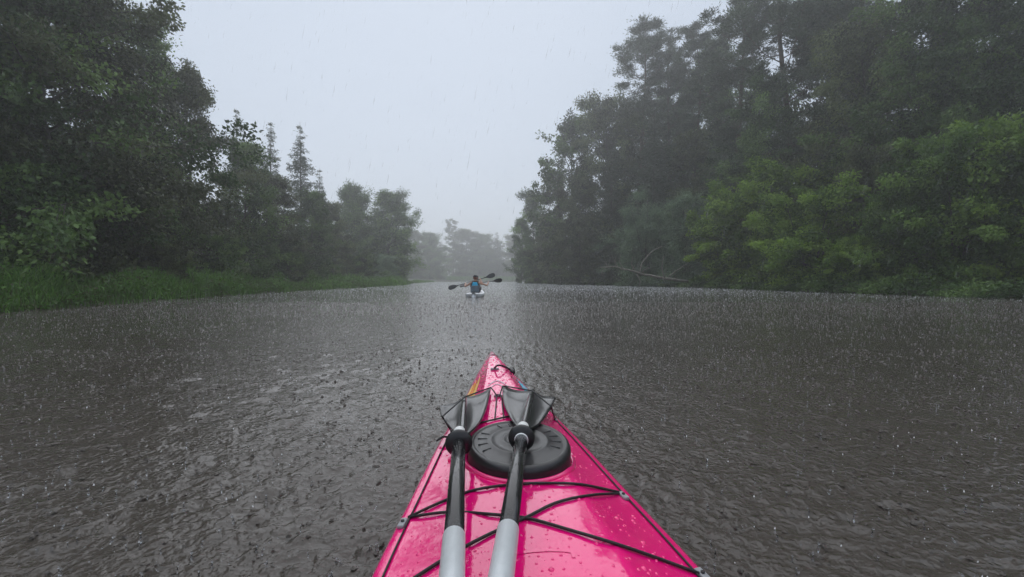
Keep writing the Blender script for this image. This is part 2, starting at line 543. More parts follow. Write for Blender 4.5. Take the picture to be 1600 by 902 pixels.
def broadleaf(seed, H, Rad, base, nleaf, leaf, mat, limbs=30, subs=6, lean=0.3, stems=1, spread=0.42, round_=0.62, droop=0.0, bark='bark', aspect=0.62, flat=0.42):
    """one deciduous tree: trunk, limbs, twigs with leaf sprays in uneven clumps"""
    r = np.random.default_rng(seed)
    branches, clumps = [], []
    for st in range(stems):
        top = np.array([r.normal(0, lean), r.normal(0, lean), H * (0.93 if stems == 1 else r.uniform(0.6, 0.92))])
        if stems > 1:
            a = 2 * np.pi * st / stems + r.uniform(-0.4, 0.4)
            top[:2] += np.array([np.cos(a), np.sin(a)]) * Rad * r.uniform(0.3, 0.65)
        mid = top * 0.5 + np.append(r.normal(0, 0.3, 2), 0) * (1 if stems == 1 else 0.4)
        tr = spline([np.array([0, 0, -0.4]) + (np.append(r.normal(0, 0.15, 2), 0) if stems > 1 else 0), top * 0.18, mid, top], 12)
        r0 = H * 0.016 / (1 if stems == 1 else 1.7)
        branches.append((tr, np.linspace(r0, 0.015, 12)))
        nl = limbs // stems
        for k in range(nl):
            t = base + (0.98 - base) * ((k + r.uniform(0, 1)) / nl)
            p0 = np.array([np.interp(t, np.linspace(0, 1, 12), tr[:, i]) for i in range(3)])
            q = (t - base) / (1 - base)
            prof = (max(q, 0.0) ** 0.35) * (max(1 - q, 0.0) ** round_) * 1.45 + 0.10
            ln = Rad * prof * r.uniform(0.5, 1.3) / (1 if stems == 1 else 1.25)
            az = k * 2.399 + r.uniform(-0.5, 0.5) + st
            el = r.uniform(-0.1, 0.35) + 0.6 * q
            d = np.array([np.cos(az) * np.cos(el), np.sin(az) * np.cos(el), np.sin(el)])
            p3 = p0 + d * ln
            p3[2] -= droop * ln
            p1 = p0 + d * ln * 0.4 + np.array([0, 0, 0.06 * ln])
            limb = spline([p0, p1, p3], 6)
            branches.append((limb, np.linspace(r0 * 0.38 * (1 - 0.6 * t), 0.008, 6)))
            for s in range(subs):
                f = r.uniform(0.25, 1.0)
                b0 = np.array([np.interp(f, np.linspace(0, 1, 6), limb[:, i]) for i in range(3)])
                dd = unit(d + r.normal(0, 0.75, 3) + np.array([0, 0, 0.15 - droop]))
                bl = ln * r.uniform(0.2, 0.45) + 0.25
                b1 = b0 + dd * bl
                b1[2] -= droop * bl * 0.8
                branches.append((np.array([b0, (b0 + b1) / 2 + r.normal(0, 0.04, 3), b1]), np.array([0.014, 0.009, 0.004]) * H / 12))
                tint = np.clip(r.normal(0.5, 0.32), 0, 1)
                clumps.append((b1, dd, tint)); clumps.append(((b0 + b1) / 2, dd, np.clip(tint + r.normal(0, 0.1), 0, 1)))
    nc = len(clumps)
    CC = np.array([c[0] for c in clumps]); CD = np.array([c[1] for c in clumps]); CT = np.array([c[2] for c in clumps])
    w = r.uniform(0.1, 1.0, nc) ** 1.5; w /= w.sum()
    idx = r.choice(nc, nleaf, p=w)
    csz = r.uniform(0.6, 1.35, nc)[idx][:, None] * spread * (Rad / 4.0) ** 0.5
    off = r.normal(size=(nleaf, 3))
    off *= (r.random(nleaf) ** 0.45 * 1.75 / (np.linalg.norm(off, axis=1) + 1e-9))[:, None]
    off = off * csz * np.array([1, 1, flat])
    along = CD[idx] * r.uniform(-0.6, 0.6, nleaf)[:, None] * csz * 1.3
    P = CC[idx] + off + along
    P[:, 2] -= droop * np.abs(r.normal(0, 0.5, nleaf)) * csz[:, 0] * 2
    A = CD[idx] * 0.5 + off / (csz + 1e-6) * 0.5 + r.normal(0, 0.6, (nleaf, 3)) + np.array([0, 0, -0.35 - droop])
    P[:, 2] = np.maximum(P[:, 2], 0.1)
    T = CT[idx] + r.normal(0, 0.12, nleaf)
    return wood_mesh(branches, M[bark]), crown_mesh(P, A, T, leaf, leaf * aspect, r, M[mat])

def spruce(seed, H, Rad, nleaf, mat='needle_spruce', sparse=1.0):
    r = np.random.default_rng(seed)
    trunk = spline([(0, 0, -0.4), (r.normal(0, .1), r.normal(0, .1), H * 0.5), (r.normal(0, .1), 0, H)], 12)
    branches = [(trunk, np.linspace(H * 0.011, 0.01, 12))]
    P, A, T = [], [], []
    z = H * 0.06
    wts = []
    while z < H * 0.985:
        q = z / H
        ln0 = Rad * (1 - q) ** 0.8 + 0.12
        nb = max(4, int(r.integers(5, 8) * (0.8 if q > 0.8 else 1)))
        for b in range(nb):
            if r.random() > sparse: continue
            az = 2 * np.pi * b / nb + r.uniform(-0.4, 0.4)
            ln = ln0 * r.uniform(0.6, 1.15)
            up = 0.25 * q - 0.12
            p0 = np.array([0, 0, z]); d = np.array([np.cos(az), np.sin(az), 0])
            mid = p0 + d * ln * 0.55 + np.array([0, 0, (up - 0.12) * ln])
            end = p0 + d * ln + np.array([0, 0, (up - 0.06) * ln + 0.03])
            br = spline([p0, mid, end], 5)
            branches.append((br, np.linspace(0.025, 0.006, 5) * (0.5 + ln / Rad)))
            m = max(6, int(26 * ln))
            f = r.uniform(0.12, 1.0, m)
            pts = np.stack([np.interp(f, np.linspace(0, 1, 5), br[:, i]) for i in range(3)], 1)
            side = np.cross(d, [0, 0, 1.0])
            sgn = r.choice([-1, 1], m)[:, None]
            wid = (0.30 * ln * (1.05 - f) + 0.10)[:, None]
            offs = side * sgn * r.uniform(0, 1, m)[:, None] * wid
            pts = pts + offs + np.stack([np.zeros(m), np.zeros(m), -np.abs(r.normal(0, 0.10, m)) * (0.4 + ln / Rad)], 1)
            P.append(pts); A.append(d * 0.8 + side * sgn * 0.8 + r.normal(0, 0.25, (m, 3)) + np.array([0, 0, -0.35]))
            T.append(np.full(m, np.clip(r.normal(0.5, 0.2), 0, 1)) + r.normal(0, 0.1, m))
        z += r.uniform(0.28, 0.5) * (H / 16)
    P, A, T = np.concatenate(P), np.concatenate(A), np.concatenate(T)
    k = max(1, int(round(nleaf / len(P))))
    P = np.repeat(P, k, 0) + r.normal(0, 0.09, (len(P) * k, 3)); A = np.repeat(A, k, 0) + r.normal(0, 0.35, (len(A) * k, 3)); T = np.repeat(T, k)
    return wood_mesh(branches, M['bark']), crown_mesh(P, A, T, 0.26, 0.07, r, M[mat])

def pine(seed, H, Rad, nleaf, base=0.42, limbs=34):
    """Scots pine: bare lower trunk, uneven crown of flat needle pads"""
    r = np.random.default_rng(seed)
    trunk = spline([(0, 0, -0.5), (r.normal(0, .2), r.normal(0, .2), H * 0.35), (r.normal(0, .4), r.normal(0, .4), H * 0.7), (r.normal(0, .5), r.normal(0, .5), H * 0.98)], 14)
    branches = [(trunk, np.linspace(H * 0.0125, 0.02, 14))]
    cl = []
    for k in range(limbs):
        t = base + (0.99 - base) * (k + r.uniform(0, 1)) / limbs
        p0 = np.array([np.interp(t, np.linspace(0, 1, 14), trunk[:, i]) for i in range(3)])
        q = (t - base) / (1 - base)
        ln = (Rad * (0.25 + 0.75 * (1 - q) ** 0.7) * r.uniform(0.35, 1.3) + 0.4) * (0.75 + 0.25 * min(1, q * 4))
        az = k * 2.399 + r.uniform(-0.6, 0.6)
        el = r.uniform(-0.1, 0.4) + 0.45 * q
        d = np.array([np.cos(az) * np.cos(el), np.sin(az) * np.cos(el), np.sin(el)])
        p3 = p0 + d * ln + np.array([0, 0, 0.18 * ln])
        limb = spline([p0, p0 + d * ln * 0.5 - np.array([0, 0, 0.05 * ln]), p3], 6)
        branches.append((limb, np.linspace(0.07 * (1.2 - t), 0.012, 6)))
        for s in range(8):
            f = r.uniform(0.3, 1.0) ** 0.7
            b0 = np.array([np.interp(f, np.linspace(0, 1, 6), limb[:, i]) for i in range(3)])
            dd = unit(d + r.normal(0, 0.7, 3) + np.array([0, 0, 0.35]))
            b1 = b0 + dd * (0.25 + ln * r.uniform(0.08, 0.24))
            branches.append((np.array([b0, (b0 + b1) / 2, b1]), np.array([0.02, 0.014, 0.007])))
            cl.append((b1, dd, np.clip(r.normal(0.5, 0.22), 0, 1)))
    CC = np.array([c[0] for c in cl]); CD = np.array([c[1] for c in cl]); CT = np.array([c[2] for c in cl])
    idx = r.integers(0, len(cl), nleaf)
    csz = r.uniform(0.16, 0.42, len(cl))[idx][:, None]
    off = r.normal(size=(nleaf, 3)) * csz * np.array([1, 1, 0.42])
    A = off / csz + np.array([0, 0, 0.6]) + CD[idx] * 0.5 + r.normal(0, 0.4, (nleaf, 3))
    return wood_mesh(branches, M['bark_pine']), crown_mesh(CC[idx] + off, A, CT[idx] + r.normal(0, .1, nleaf), 0.26, 0.065, r, M['needle_pine'])

K = {}      # prototypes: (wood mesh, crown mesh, height)
def proto(key, H, pair): K[key] = (pair[0], pair[1], H)
proto('near_a', 15, broadleaf(1, 15, 5.2, 0.08, 84000, 0.165, 'leaf_dark', limbs=42, subs=8, spread=0.36, flat=0.58))
proto('near_b', 14, broadleaf(2, 14, 4.6, 0.05, 76000, 0.165, 'leaf_brownish', limbs=42, subs=8, droop=0.12, spread=0.36, flat=0.58))
proto('mid_a', 13, broadleaf(3, 13, 4.0, 0.08, 42000, 0.19, 'leaf_dark', limbs=46, subs=6, flat=0.75, spread=0.36))
proto('mid_b', 13, broadleaf(4, 13, 3.4, 0.06, 36000, 0.19, 'leaf_brownish', limbs=46, subs=6, droop=0.12, flat=0.75, spread=0.36))
proto('airy', 13, broadleaf(5, 13, 3.6, 0.22, 20000, 0.20, 'leaf_dark', limbs=38, subs=5, spread=0.32, flat=0.7))
proto('full', 14, broadleaf(15, 14, 4.4, 0.05, 70000, 0.20, 'leaf_dark', limbs=84, subs=6, spread=0.42, flat=0.85, round_=0.5, lean=0.5))
proto('shrub_a', 8, broadleaf(6, 8, 4.0, 0.02, 52000, 0.185, 'leaf_bright', limbs=54, subs=6, stems=6, lean=0.2, spread=0.31, flat=0.6))
proto('shrub_b', 7, broadleaf(7, 7, 3.6, 0.02, 48000, 0.18, 'leaf_dark', limbs=54, subs=6, stems=6, lean=0.2, spread=0.31, flat=0.6))
proto('willow', 9, broadleaf(8, 9, 4.4, 0.02, 60000, 0.22, 'leaf_willow', limbs=56, subs=7, stems=7, lean=0.2, droop=0.18, aspect=0.26))
proto('spruce_a', 17, spruce(9, 17, 3.3, 15000, sparse=0.8))
proto('spruce_b', 16, spruce(10, 16, 2.4, 8000, sparse=0.6))
proto('pine_a', 24, pine(11, 24, 4.4, 56000, 0.20, 50))
proto('pine_b', 25, pine(12, 25, 4.2, 56000, 0.16, 54))

def plant(key, name, label, cat, x, y, height, width=1.0, rz=None, group=None, dz=0.0, crown_mat=None):
    wm, cm, H = K[key]
    s = height / H
    z = gz(x, y) + dz
    t = thing(name, label, cat, (x, y, z), rng.uniform(0, 6.28) if rz is None else rz, group)
    t.scale = (s * width, s * width, s)
    a = bpy.data.objects.new('stems' if 'shrub' in key or key == 'willow' else 'trunk', wm); link(a, t)
    b = bpy.data.objects.new('crown', cm); link(b, t)
    if crown_mat:
        b.material_slots[0].link = 'OBJECT'
        b.material_slots[0].material = M[crown_mat]
    return t

def at(xp, Y):
    return (xp - 800) / FPX * Y

def hgt(yp, xp, Y):
    """height of a plant whose top is at photo row yp when it stands at depth Y"""
    x = at(xp, Y)
    return CAM_H + (436 - yp) / FPX * Y - gz(x, Y)

def P(key, name, cat, xp, Y, ytop, width, label, group=None, X=None, crown_mat=None, rz=None):
    x = at(xp, Y) if X is None else X
    h = CAM_H + (436 - ytop) / FPX * Y - gz(x, Y)
    return plant(key, name, label, cat, x, Y, h, width, rz, group, crown_mat=crown_mat)

LG = 'trees along the left bank'; RG = 'trees along the right bank'
# left bank, near to far
P('near_a', 'broadleaf_tree', 'tree', -30, 15.5, -330, 0.95, 'tall dark leafy tree at the left edge of the picture, nearest on the left bank', LG)
P('near_b', 'broadleaf_tree', 'tree', 120, 18.0, -150, 0.95, 'brownish green drooping tree second from the left edge, overhanging the grassy bank', LG)
P('near_a', 'broadleaf_tree', 'tree', 205, 22.5, 12, 0.82, 'dark leafy tree on the left bank whose top just touches the upper frame edge', LG)
P('near_b', 'broadleaf_tree', 'tree', 288, 26.5, 90, 0.80, 'brownish green tree with stepped outline against the sky, just left of the thin spruces', LG)
P('mid_a', 'broadleaf_tree', 'tree', 372, 31.0, 205, 0.92, 'low dark rounded tree at the foot of the left tree slope, before the thin spruce', LG)
P('mid_b', 'broadleaf_tree', 'tree', 428, 36.0, 262, 1.05, 'brownish green low tree directly below the two tall spruces on the left', LG)
P('spruce_b', 'spruce_tree', 'tree', 374, 42.0, 172, 0.9, 'thin spruce tip peeking out beside the leafy left tree slope', LG)
P('spruce_b', 'spruce_tree', 'tree', 426, 47.0, 192, 1.0, 'pale thin see-through spruce left of the tallest left spruce', LG)
P('spruce_a', 'spruce_tree', 'tree', 471, 46.0, 192, 0.95, 'tallest layered spruce standing above the leafy trees of the left bank', LG)
P('spruce_a', 'spruce_tree', 'tree', 500, 52.0, 262, 0.9, 'shorter spruce just right of the tallest layered spruce', LG)
P('mid_a', 'broadleaf_tree', 'tree', 480, 42.0, 288, 1.0, 'dark leafy tree in front of the tallest spruce on the left bank', LG)
P('mid_b', 'broadleaf_tree', 'tree', 520, 50.0, 308, 1.1, 'grey green leafy tree in front of the shorter left spruce', LG)
P('full', 'broadleaf_tree', 'tree', 550, 68.0, 290, 0.9, 'hazy upright leafy tree right of the left spruces', LG)
P('full', 'broadleaf_tree', 'tree', 603, 72.0, 298, 1.15, 'hazy broad round-topped tree ending the left row before the low far trees', LG)
P('shrub_b', 'leafy_shrub', 'shrub', 560, 54.0, 380, 1.05, 'dark round shrub behind the bright grass on the left bank', LG)
P('willow', 'leafy_shrub', 'shrub', 600, 62.0, 388, 1.1, 'pale rounded bush below the hazy broad round-topped left tree', LG)
P('shrub_b', 'leafy_shrub', 'shrub', 255, 19.5, 372, 0.9, 'low brown-green bush on the left bank above the tall grass', LG, crown_mat='leaf_brownish')
P('shrub_a', 'leafy_shrub', 'shrub', 345, 25.5, 352, 0.85, 'low green bush right of the brown bush at the left bank grass', LG, crown_mat='leaf_dark')
P('shrub_b', 'leafy_shrub', 'shrub', 440, 36.0, 372, 1.1, 'dark low bush on the left bank where the near grass ends', LG)
P('shrub_b', 'leafy_shrub', 'shrub', 40, 15.5, 352, 1.0, 'dark bush in the shade at the left edge above the grass', LG)
# far trees in the haze across the bend
FG = 'hazy trees across the far bend'
P('near_b', 'broadleaf_tree', 'tree', 642, 162.4, 356, 1.3, 'faint far tree at the left end of the hazy far tree line', FG)
P('full', 'broadleaf_tree', 'tree', 672, 174.0, 364, 1.3, 'faint flat-topped far tree between the left row and the far pine', FG)
P('pine_b', 'pine_tree', 'tree', 708, 211.7, 346, 1.1, 'faint tall far pine rising above the middle of the far tree line', FG)
P('near_b', 'broadleaf_tree', 'tree', 729, 203.0, 354, 1.5, 'faint far tree with open crown just right of the far pine', FG)
P('full', 'broadleaf_tree', 'tree', 757, 217.5, 366, 1.4, 'faint far tree second from the right headland in the haze', FG)
P('spruce_a', 'spruce_tree', 'tree', 776, 211.7, 362, 1.5, 'faint narrow far conifer just left of the right headland', FG)
P('near_b', 'broadleaf_tree', 'tree', 806, 217.5, 360, 1.4, 'faint far tree half hidden behind the right headland', FG)
P('willow', 'leafy_shrub', 'shrub', 690, 179.8, 418, 1.3, 'pale low far bush on the far bank above the distant paddler', FG)
P('willow', 'leafy_shrub', 'shrub', 738, 194.3, 420, 1.4, 'pale low far bush behind the raised paddle blades', FG)
# right headland and bank, far to near
P('airy', 'broadleaf_tree', 'tree', 801, 88.0, 334, 0.75, 'thin open-crowned tree at the tip of the right headland', RG, X=1.9)
P('mid_a', 'broadleaf_tree', 'tree', 838, 78.0, 292, 0.85, 'grey green tree next to the thin tree on the right headland', RG)
P('mid_b', 'broadleaf_tree', 'tree', 868, 70.0, 262, 0.85, 'rounded hazy tree below the stepped crowns of the right headland', RG)
P('airy', 'broadleaf_tree', 'tree', 896, 66.0, 172, 0.9, 'open-crowned tall tree left of the right bank pines', RG)
P('near_b', 'broadleaf_tree', 'tree', 938, 61.0, 138, 0.75, 'brown green tall tree directly left of the tallest pine', RG)
P('mid_b', 'broadleaf_tree', 'tree', 905, 60.0, 265, 0.85, 'lower grey-brown tree at the waterline left of the willow', RG)
P('pine_a', 'pine_tree', 'tree', 1002, 60.0, 48, 1.0, 'leftmost tall pine with ragged crown against the sky on the right bank', RG)
P('pine_b', 'pine_tree', 'tree', 1046, 62.0, 58, 0.85, 'middle pine of the ragged group against the sky on the right bank', RG)
P('pine_a', 'pine_tree', 'tree', 1084, 57.0, 52, 0.9, 'right pine of the ragged group, beside the taller dark conifers', RG)
P('spruce_a', 'spruce_tree', 'tree', 955, 56.0, 215, 1.1, 'dark conifer below the ragged pines, behind the willow left side', RG)
P('mid_b', 'broadleaf_tree', 'tree', 1085, 50.0, 190, 0.9, 'grey brown tree between the willow and the ragged pines', RG)
P('spruce_a', 'spruce_tree', 'tree', 1020, 52.0, 165, 1.1, 'dark conifer filling the gap under the leftmost ragged pine', RG)
P('pine_b', 'pine_tree', 'tree', 1150, 46.0, -60, 0.95, 'very tall dark pine right of the ragged group, cut by the upper frame edge', RG)
P('pine_a', 'pine_tree', 'tree', 1225, 42.0, -110, 1.05, 'dark grey pine above the fresh green shrubs, cut by the upper frame edge', RG)
P('pine_b', 'pine_tree', 'tree', 1330, 38.0, -190, 1.1, 'dark tall pine behind the near right trees, second from the right', RG)
P('pine_a', 'pine_tree', 'tree', 1460, 34.0, -260, 1.15, 'dark tall pine behind the right edge trees', RG)
P('near_a', 'broadleaf_tree', 'tree', 1185, 40.0, 120, 0.8, 'dark green leafy tree behind the fresh green shrubs of the right bank', RG)
P('near_b', 'broadleaf_tree', 'tree', 1330, 32.0, 20, 0.8, 'grey brown leafy tree above the mixed bushes of the right bank', RG)
P('near_a', 'broadleaf_tree', 'tree', 1470, 27.0, -90, 0.85, 'large dark green leafy tree near the right edge', RG)
P('near_a', 'broadleaf_tree', 'tree', 1620, 24.5, -190, 0.85, 'large dark leafy tree at the right edge of the picture', RG)
P('willow', 'willow_bush', 'shrub', 1008, 48.0, 276, 0.78, 'left one of the two grey-green willows above the fallen tree', RG)
P('willow', 'willow_bush', 'shrub', 1072, 46.0, 268, 0.78, 'right one of the two grey-green willows above the fallen tree', RG)
P('shrub_b', 'leafy_shrub', 'shrub', 850, 76.0, 385, 1.0, 'dark low bush at the waterline of the right headland', RG)
P('shrub_b', 'leafy_shrub', 'shrub', 922, 62.0, 392, 1.0, 'dark low bush at the waterline left of the fallen tree', RG)
P('shrub_a', 'leafy_shrub', 'shrub', 1145, 39.5, 292, 1.0, 'dull green bush right of the willow on the right bank', RG)
P('shrub_a', 'leafy_shrub', 'shrub', 1205, 35.0, 218, 0.97, 'tall fresh yellow-green bush in the middle of the right bank', RG)
P('shrub_a', 'leafy_shrub', 'shrub', 1270, 29.5, 262, 1.05, 'fresh green bush hanging low over the water on the right bank', RG)
P('shrub_b', 'leafy_shrub', 'shrub', 1365, 27.5, 205, 0.60, 'grey green bush right of the fresh green bushes', RG, crown_mat='leaf_brownish')
P('shrub_a', 'leafy_shrub', 'shrub', 1335, 25.6, 352, 0.9, 'low fresh green bush dipping to the water below the grey green bush', RG)
P('shrub_b', 'leafy_shrub', 'shrub', 1420, 24.0, 262, 0.75, 'mid green bush third from the right edge along the right bank', RG, crown_mat='leaf_mid')
P('shrub_a', 'leafy_shrub', 'shrub', 1490, 22.5, 160, 0.8, 'dark green bush second from the right edge along the right bank', RG, crown_mat='leaf_mid')
P('shrub_a', 'leafy_shrub', 'shrub', 1590, 21.0, 130, 0.85, 'green shaded bush at the right edge of the right bank', RG)

P('near_b', 'broadleaf_tree', 'tree', 985, 66.0, 150, 0.8, 'grey brown broadleaf tree filling in behind the leftmost ragged pine', RG)
P('near_a', 'broadleaf_tree', 'tree', 1060, 68.0, 110, 0.85, 'dark broadleaf tree filling in between the ragged pines', RG)
P('near_a', 'broadleaf_tree', 'tree', 1120, 58.0, 70, 0.8, 'dark broadleaf tree behind the right pine of the ragged group', RG)
P('near_b', 'broadleaf_tree', 'tree', 1290, 44.0, -30, 0.8, 'grey brown broadleaf tree high on the slope between the tall right pines', RG)
# the closed wood behind the single trees reads as one dark mass
def wood_mass(name, label, boxes, n, seed, mat, leaf=0.5):
    r = np.random.default_rng(seed)
    Ps, Ts = [], []
    mb = MB()
    for (x0, x1, y0, y1, h0, h1) in boxes:
        m = int(n * abs(x1 - x0) * abs(y1 - y0) / 1000)
        nc = max(20, m // 90)
        cx = r.uniform(x0, x1, nc); cyy = r.uniform(y0, y1, nc)
        g = ground_z(cx, cyy)
        top = r.uniform(h0, h1, nc)
        cz = g + top * r.uniform(0.03, 1.0, nc) ** 1.1
        ct = r.uniform(0.1, 0.9, nc)
        i = r.integers(0, nc, m)
        Ps.append(np.stack([cx[i], cyy[i], cz[i]], 1) + np.clip(r.normal(0, 1, (m, 3)), -1.6, 1.6) * np.array([0.8, 0.8, 0.6]))
        Ts.append(ct[i] + r.normal(0, .1, m))
        for k in range(int(m / 700) + 4):
            tx, ty = r.uniform(x0, x1), r.uniform(y0, y1)
            z0 = gz(tx, ty)
            mb.tube([(tx, ty, z0 - 0.3), (tx + r.normal(0, .2), ty, z0 + h0 * 0.5), (tx + r.normal(0, .4), ty, z0 + h0 * 0.95)], [0.17, 0.12, 0.04], 5, caps=False)
    Pn = np.concatenate(Ps); n_ = len(Pn)
    me = crown_mesh(Pn, r.normal(size=(n_, 3)) + np.array([0, 0, -0.3]), np.concatenate(Ts), leaf, leaf * 0.6, r, M[mat])
    t = thing(name, label, 'woodland')
    t['kind'] = 'stuff'
    o = obj('foliage', me, None, t); o['kind'] = 'stuff'
    s = mb.build('trunks', M['bark'], t); s['kind'] = 'stuff'
    return t
wood_mass('woodland', 'dark mass of woodland behind the trees of the left bank', [(-42, -26, 2, 34, 8, 13), (-40, -19, -22, 8, 8, 13), (-46, -25, 34, 80, 6, 9), (-60, -30, 80, 130, 7, 10)], 14000, 31, 'leaf_dark')
wood_mass('woodland', 'dark mass of woodland behind the trees of the right bank', [(32, 48, 4, 34, 8, 16), (28, 46, -22, 4, 8, 16), (30, 50, 34, 62, 11, 19), (16, 44, 62, 82, 6, 11)], 14000, 32, 'leaf_dark')
wood_mass('woodland', 'pale hazy woodland behind the far bend', [(-95, 75, 226, 250, 13, 20)], 9000, 33, 'leaf_dark', 0.9)

# grass and weeds on the left bank
def bank_grass():
    r = np.random.default_rng(41)
    V, F, T = [], [], []
    n = 52000
    # denser towards the near bank
    ys = 6 + (r.random(n) ** 1.6) * 110
    ys[:6000] = r.uniform(-14, 8, 6000)
    bx = np.interp(ys, [p[0] for p in LEFT], [p[1] for p in LEFT])
    d = np.abs(r.normal(0, 1.6, n)) + r.uniform(-0.15, 0.4, n)
    d = np.minimum(d, 6.0)
    xs = bx - d
    zs = ground_z(xs, ys)
    patch = 0.5 + 0.5 * np.sin(xs * 1.1 + 1.7 * np.sin(ys * 0.45)) * np.cos(ys * 0.8 + xs * 0.3)
    h = (0.30 + 0.62 * patch) * r.uniform(0.5, 1.25, n) * np.clip(0.45 + d * 0.4, 0.4, 1.15)
    h = h * np.where((ys > 27) & (ys < 40), 0.55, 1.0) * np.clip((95 - ys) / 30, 0.25, 1)
    wd = np.clip(0.010 + ys * 0.0006, 0.012, 0.06) * r.uniform(0.7, 1.3, n)
    az = r.uniform(0, 2 * np.pi, n)
    lean = r.uniform(0.1, 0.75, n) * h
    dirx, diry = np.cos(az), np.sin(az)
    sx, sy = -diry, dirx
    base = np.stack([xs, ys, zs - 0.05], 1)
    S = np.stack([sx, sy, np.zeros(n)], 1) * wd[:, None]
    D = np.stack([dirx, diry, np.zeros(n)], 1)
    m1 = base + D * (lean * 0.25)[:, None] + np.array([0, 0, 1.0]) * (h * 0.6)[:, None]
    tp = base + D * lean[:, None] + np.array([0, 0, 1.0]) * (h * (1 - 0.12 * lean / h))[:, None]
    v = np.stack([base - S, base + S, m1 + S * 0.8, m1 - S * 0.8, tp + S * 0.1, tp - S * 0.1], 1).reshape(-1, 3)
    k = np.arange(n)[:, None] * 6
    f = np.concatenate([k + np.array([[0, 1, 2, 3]]), k + np.array([[3, 2, 4, 5]])])
    tint = np.clip(patch * 0.55 + r.normal(0.22, 0.24, n) + 0.25 * np.exp(-((ys - 55) / 12) ** 2), 0, 1)
    # broad weed leaves between the blades
    nw = 16000
    yw = 7 + (r.random(nw) ** 1.8) * 60
    xw = np.interp(yw, [p[0] for p in LEFT], [p[1] for p in LEFT]) - np.abs(r.normal(0.8, 1.6, nw))
    zw = ground_z(xw, yw) + r.uniform(0.1, 0.95, nw) * (0.6 + 0.5 * np.sin(xw * 2.3 + yw * 1.3))
    A = r.normal(0, 1, (nw, 3)) + np.array([0, 0, 0.2]); A /= np.linalg.norm(A, axis=1)[:, None]
    lv, lf = leaf_quads(np.stack([xw, yw, zw], 1), A, 0.13, 0.07, r)
    me = mesh_from(np.concatenate([v, lv]), np.concatenate([f, lf + len(v)]))
    at_ = me.attributes.new('tint', 'FLOAT', 'POINT')
    at_.data.foreach_set('value', np.concatenate([np.repeat(tint, 6), np.repeat(np.clip(r.normal(.35, .2, nw), 0, 1), 4)]).astype(np.float32))
    o = obj('tall_grass', me, M['grass'])
    tag(o, 'tall wet green grass and weeds along the left bank', 'grass', kind='stuff')
bank_grass()

def far_grass():
    r = np.random.default_rng(43)
    n = 9000
    xs = r.uniform(-40, 30, n)
    ys = np.interp(xs, [-60, -24, -5, 30], [160, 185, 196, 206]) + r.uniform(0, 8, n)
    zs = ground_z(xs, ys)
    h = r.uniform(0.6, 1.9, n); wd = 0.13
    az = r.uniform(0, 6.28, n)
    S = np.stack([np.cos(az), np.sin(az), np.zeros(n)], 1) * wd
    base = np.stack([xs, ys, zs - 0.1], 1)
    tp = base + np.stack([r.normal(0, .25, n), r.normal(0, .25, n), h], 1)
    v = np.stack([base - S, base + S, tp + S * 0.3, tp - S * 0.3], 1).reshape(-1, 3)
    me = mesh_from(v, np.arange(4 * n).reshape(n, 4))
    at_ = me.attributes.new('tint', 'FLOAT', 'POINT')
    at_.data.foreach_set('value', np.repeat(np.clip(r.normal(.7, .2, n), 0, 1), 4).astype(np.float32))
    tag(obj('far_bank_grass', me, M['grass']), 'pale green grass strip on the far bank in the haze', 'grass', kind='stuff')
far_grass()

# low bushes and weeds closing the foot of the right bank
def right_foot():
    r = np.random.default_rng(44)
    n = 26000
    ys = 14 + (r.random(n) ** 1.3) * 72
    bx = np.interp(ys, [p[0] for p in RIGHT], [p[1] for p in RIGHT])
    xs = bx + np.abs(r.normal(0, 1.3, n)) - 0.25
    prof = 0.55 + 0.5 * np.sin(ys * 0.9) * np.sin(ys * 0.37 + 1)
    zs = np.maximum(ground_z(xs, ys), 0) + r.uniform(0.02, 1.0, n) * np.clip(prof, 0.25, 1.1) * (0.7 + 0.5 * (xs - bx))
    A = r.normal(0, 1, (n, 3)) + np.array([-0.4, 0, -0.2])
    t = np.clip(0.5 + 0.3 * np.sin(ys * 1.7) + r.normal(0, .15, n), 0, 1)
    me = crown_mesh(np.stack([xs, ys, zs], 1), A, t, 0.2, 0.1, r, M['leaf_dark'])
    tag(obj('bank_undergrowth', me, None), 'low dark undergrowth at the waterline of the right bank', 'undergrowth', kind='stuff')
right_foot()

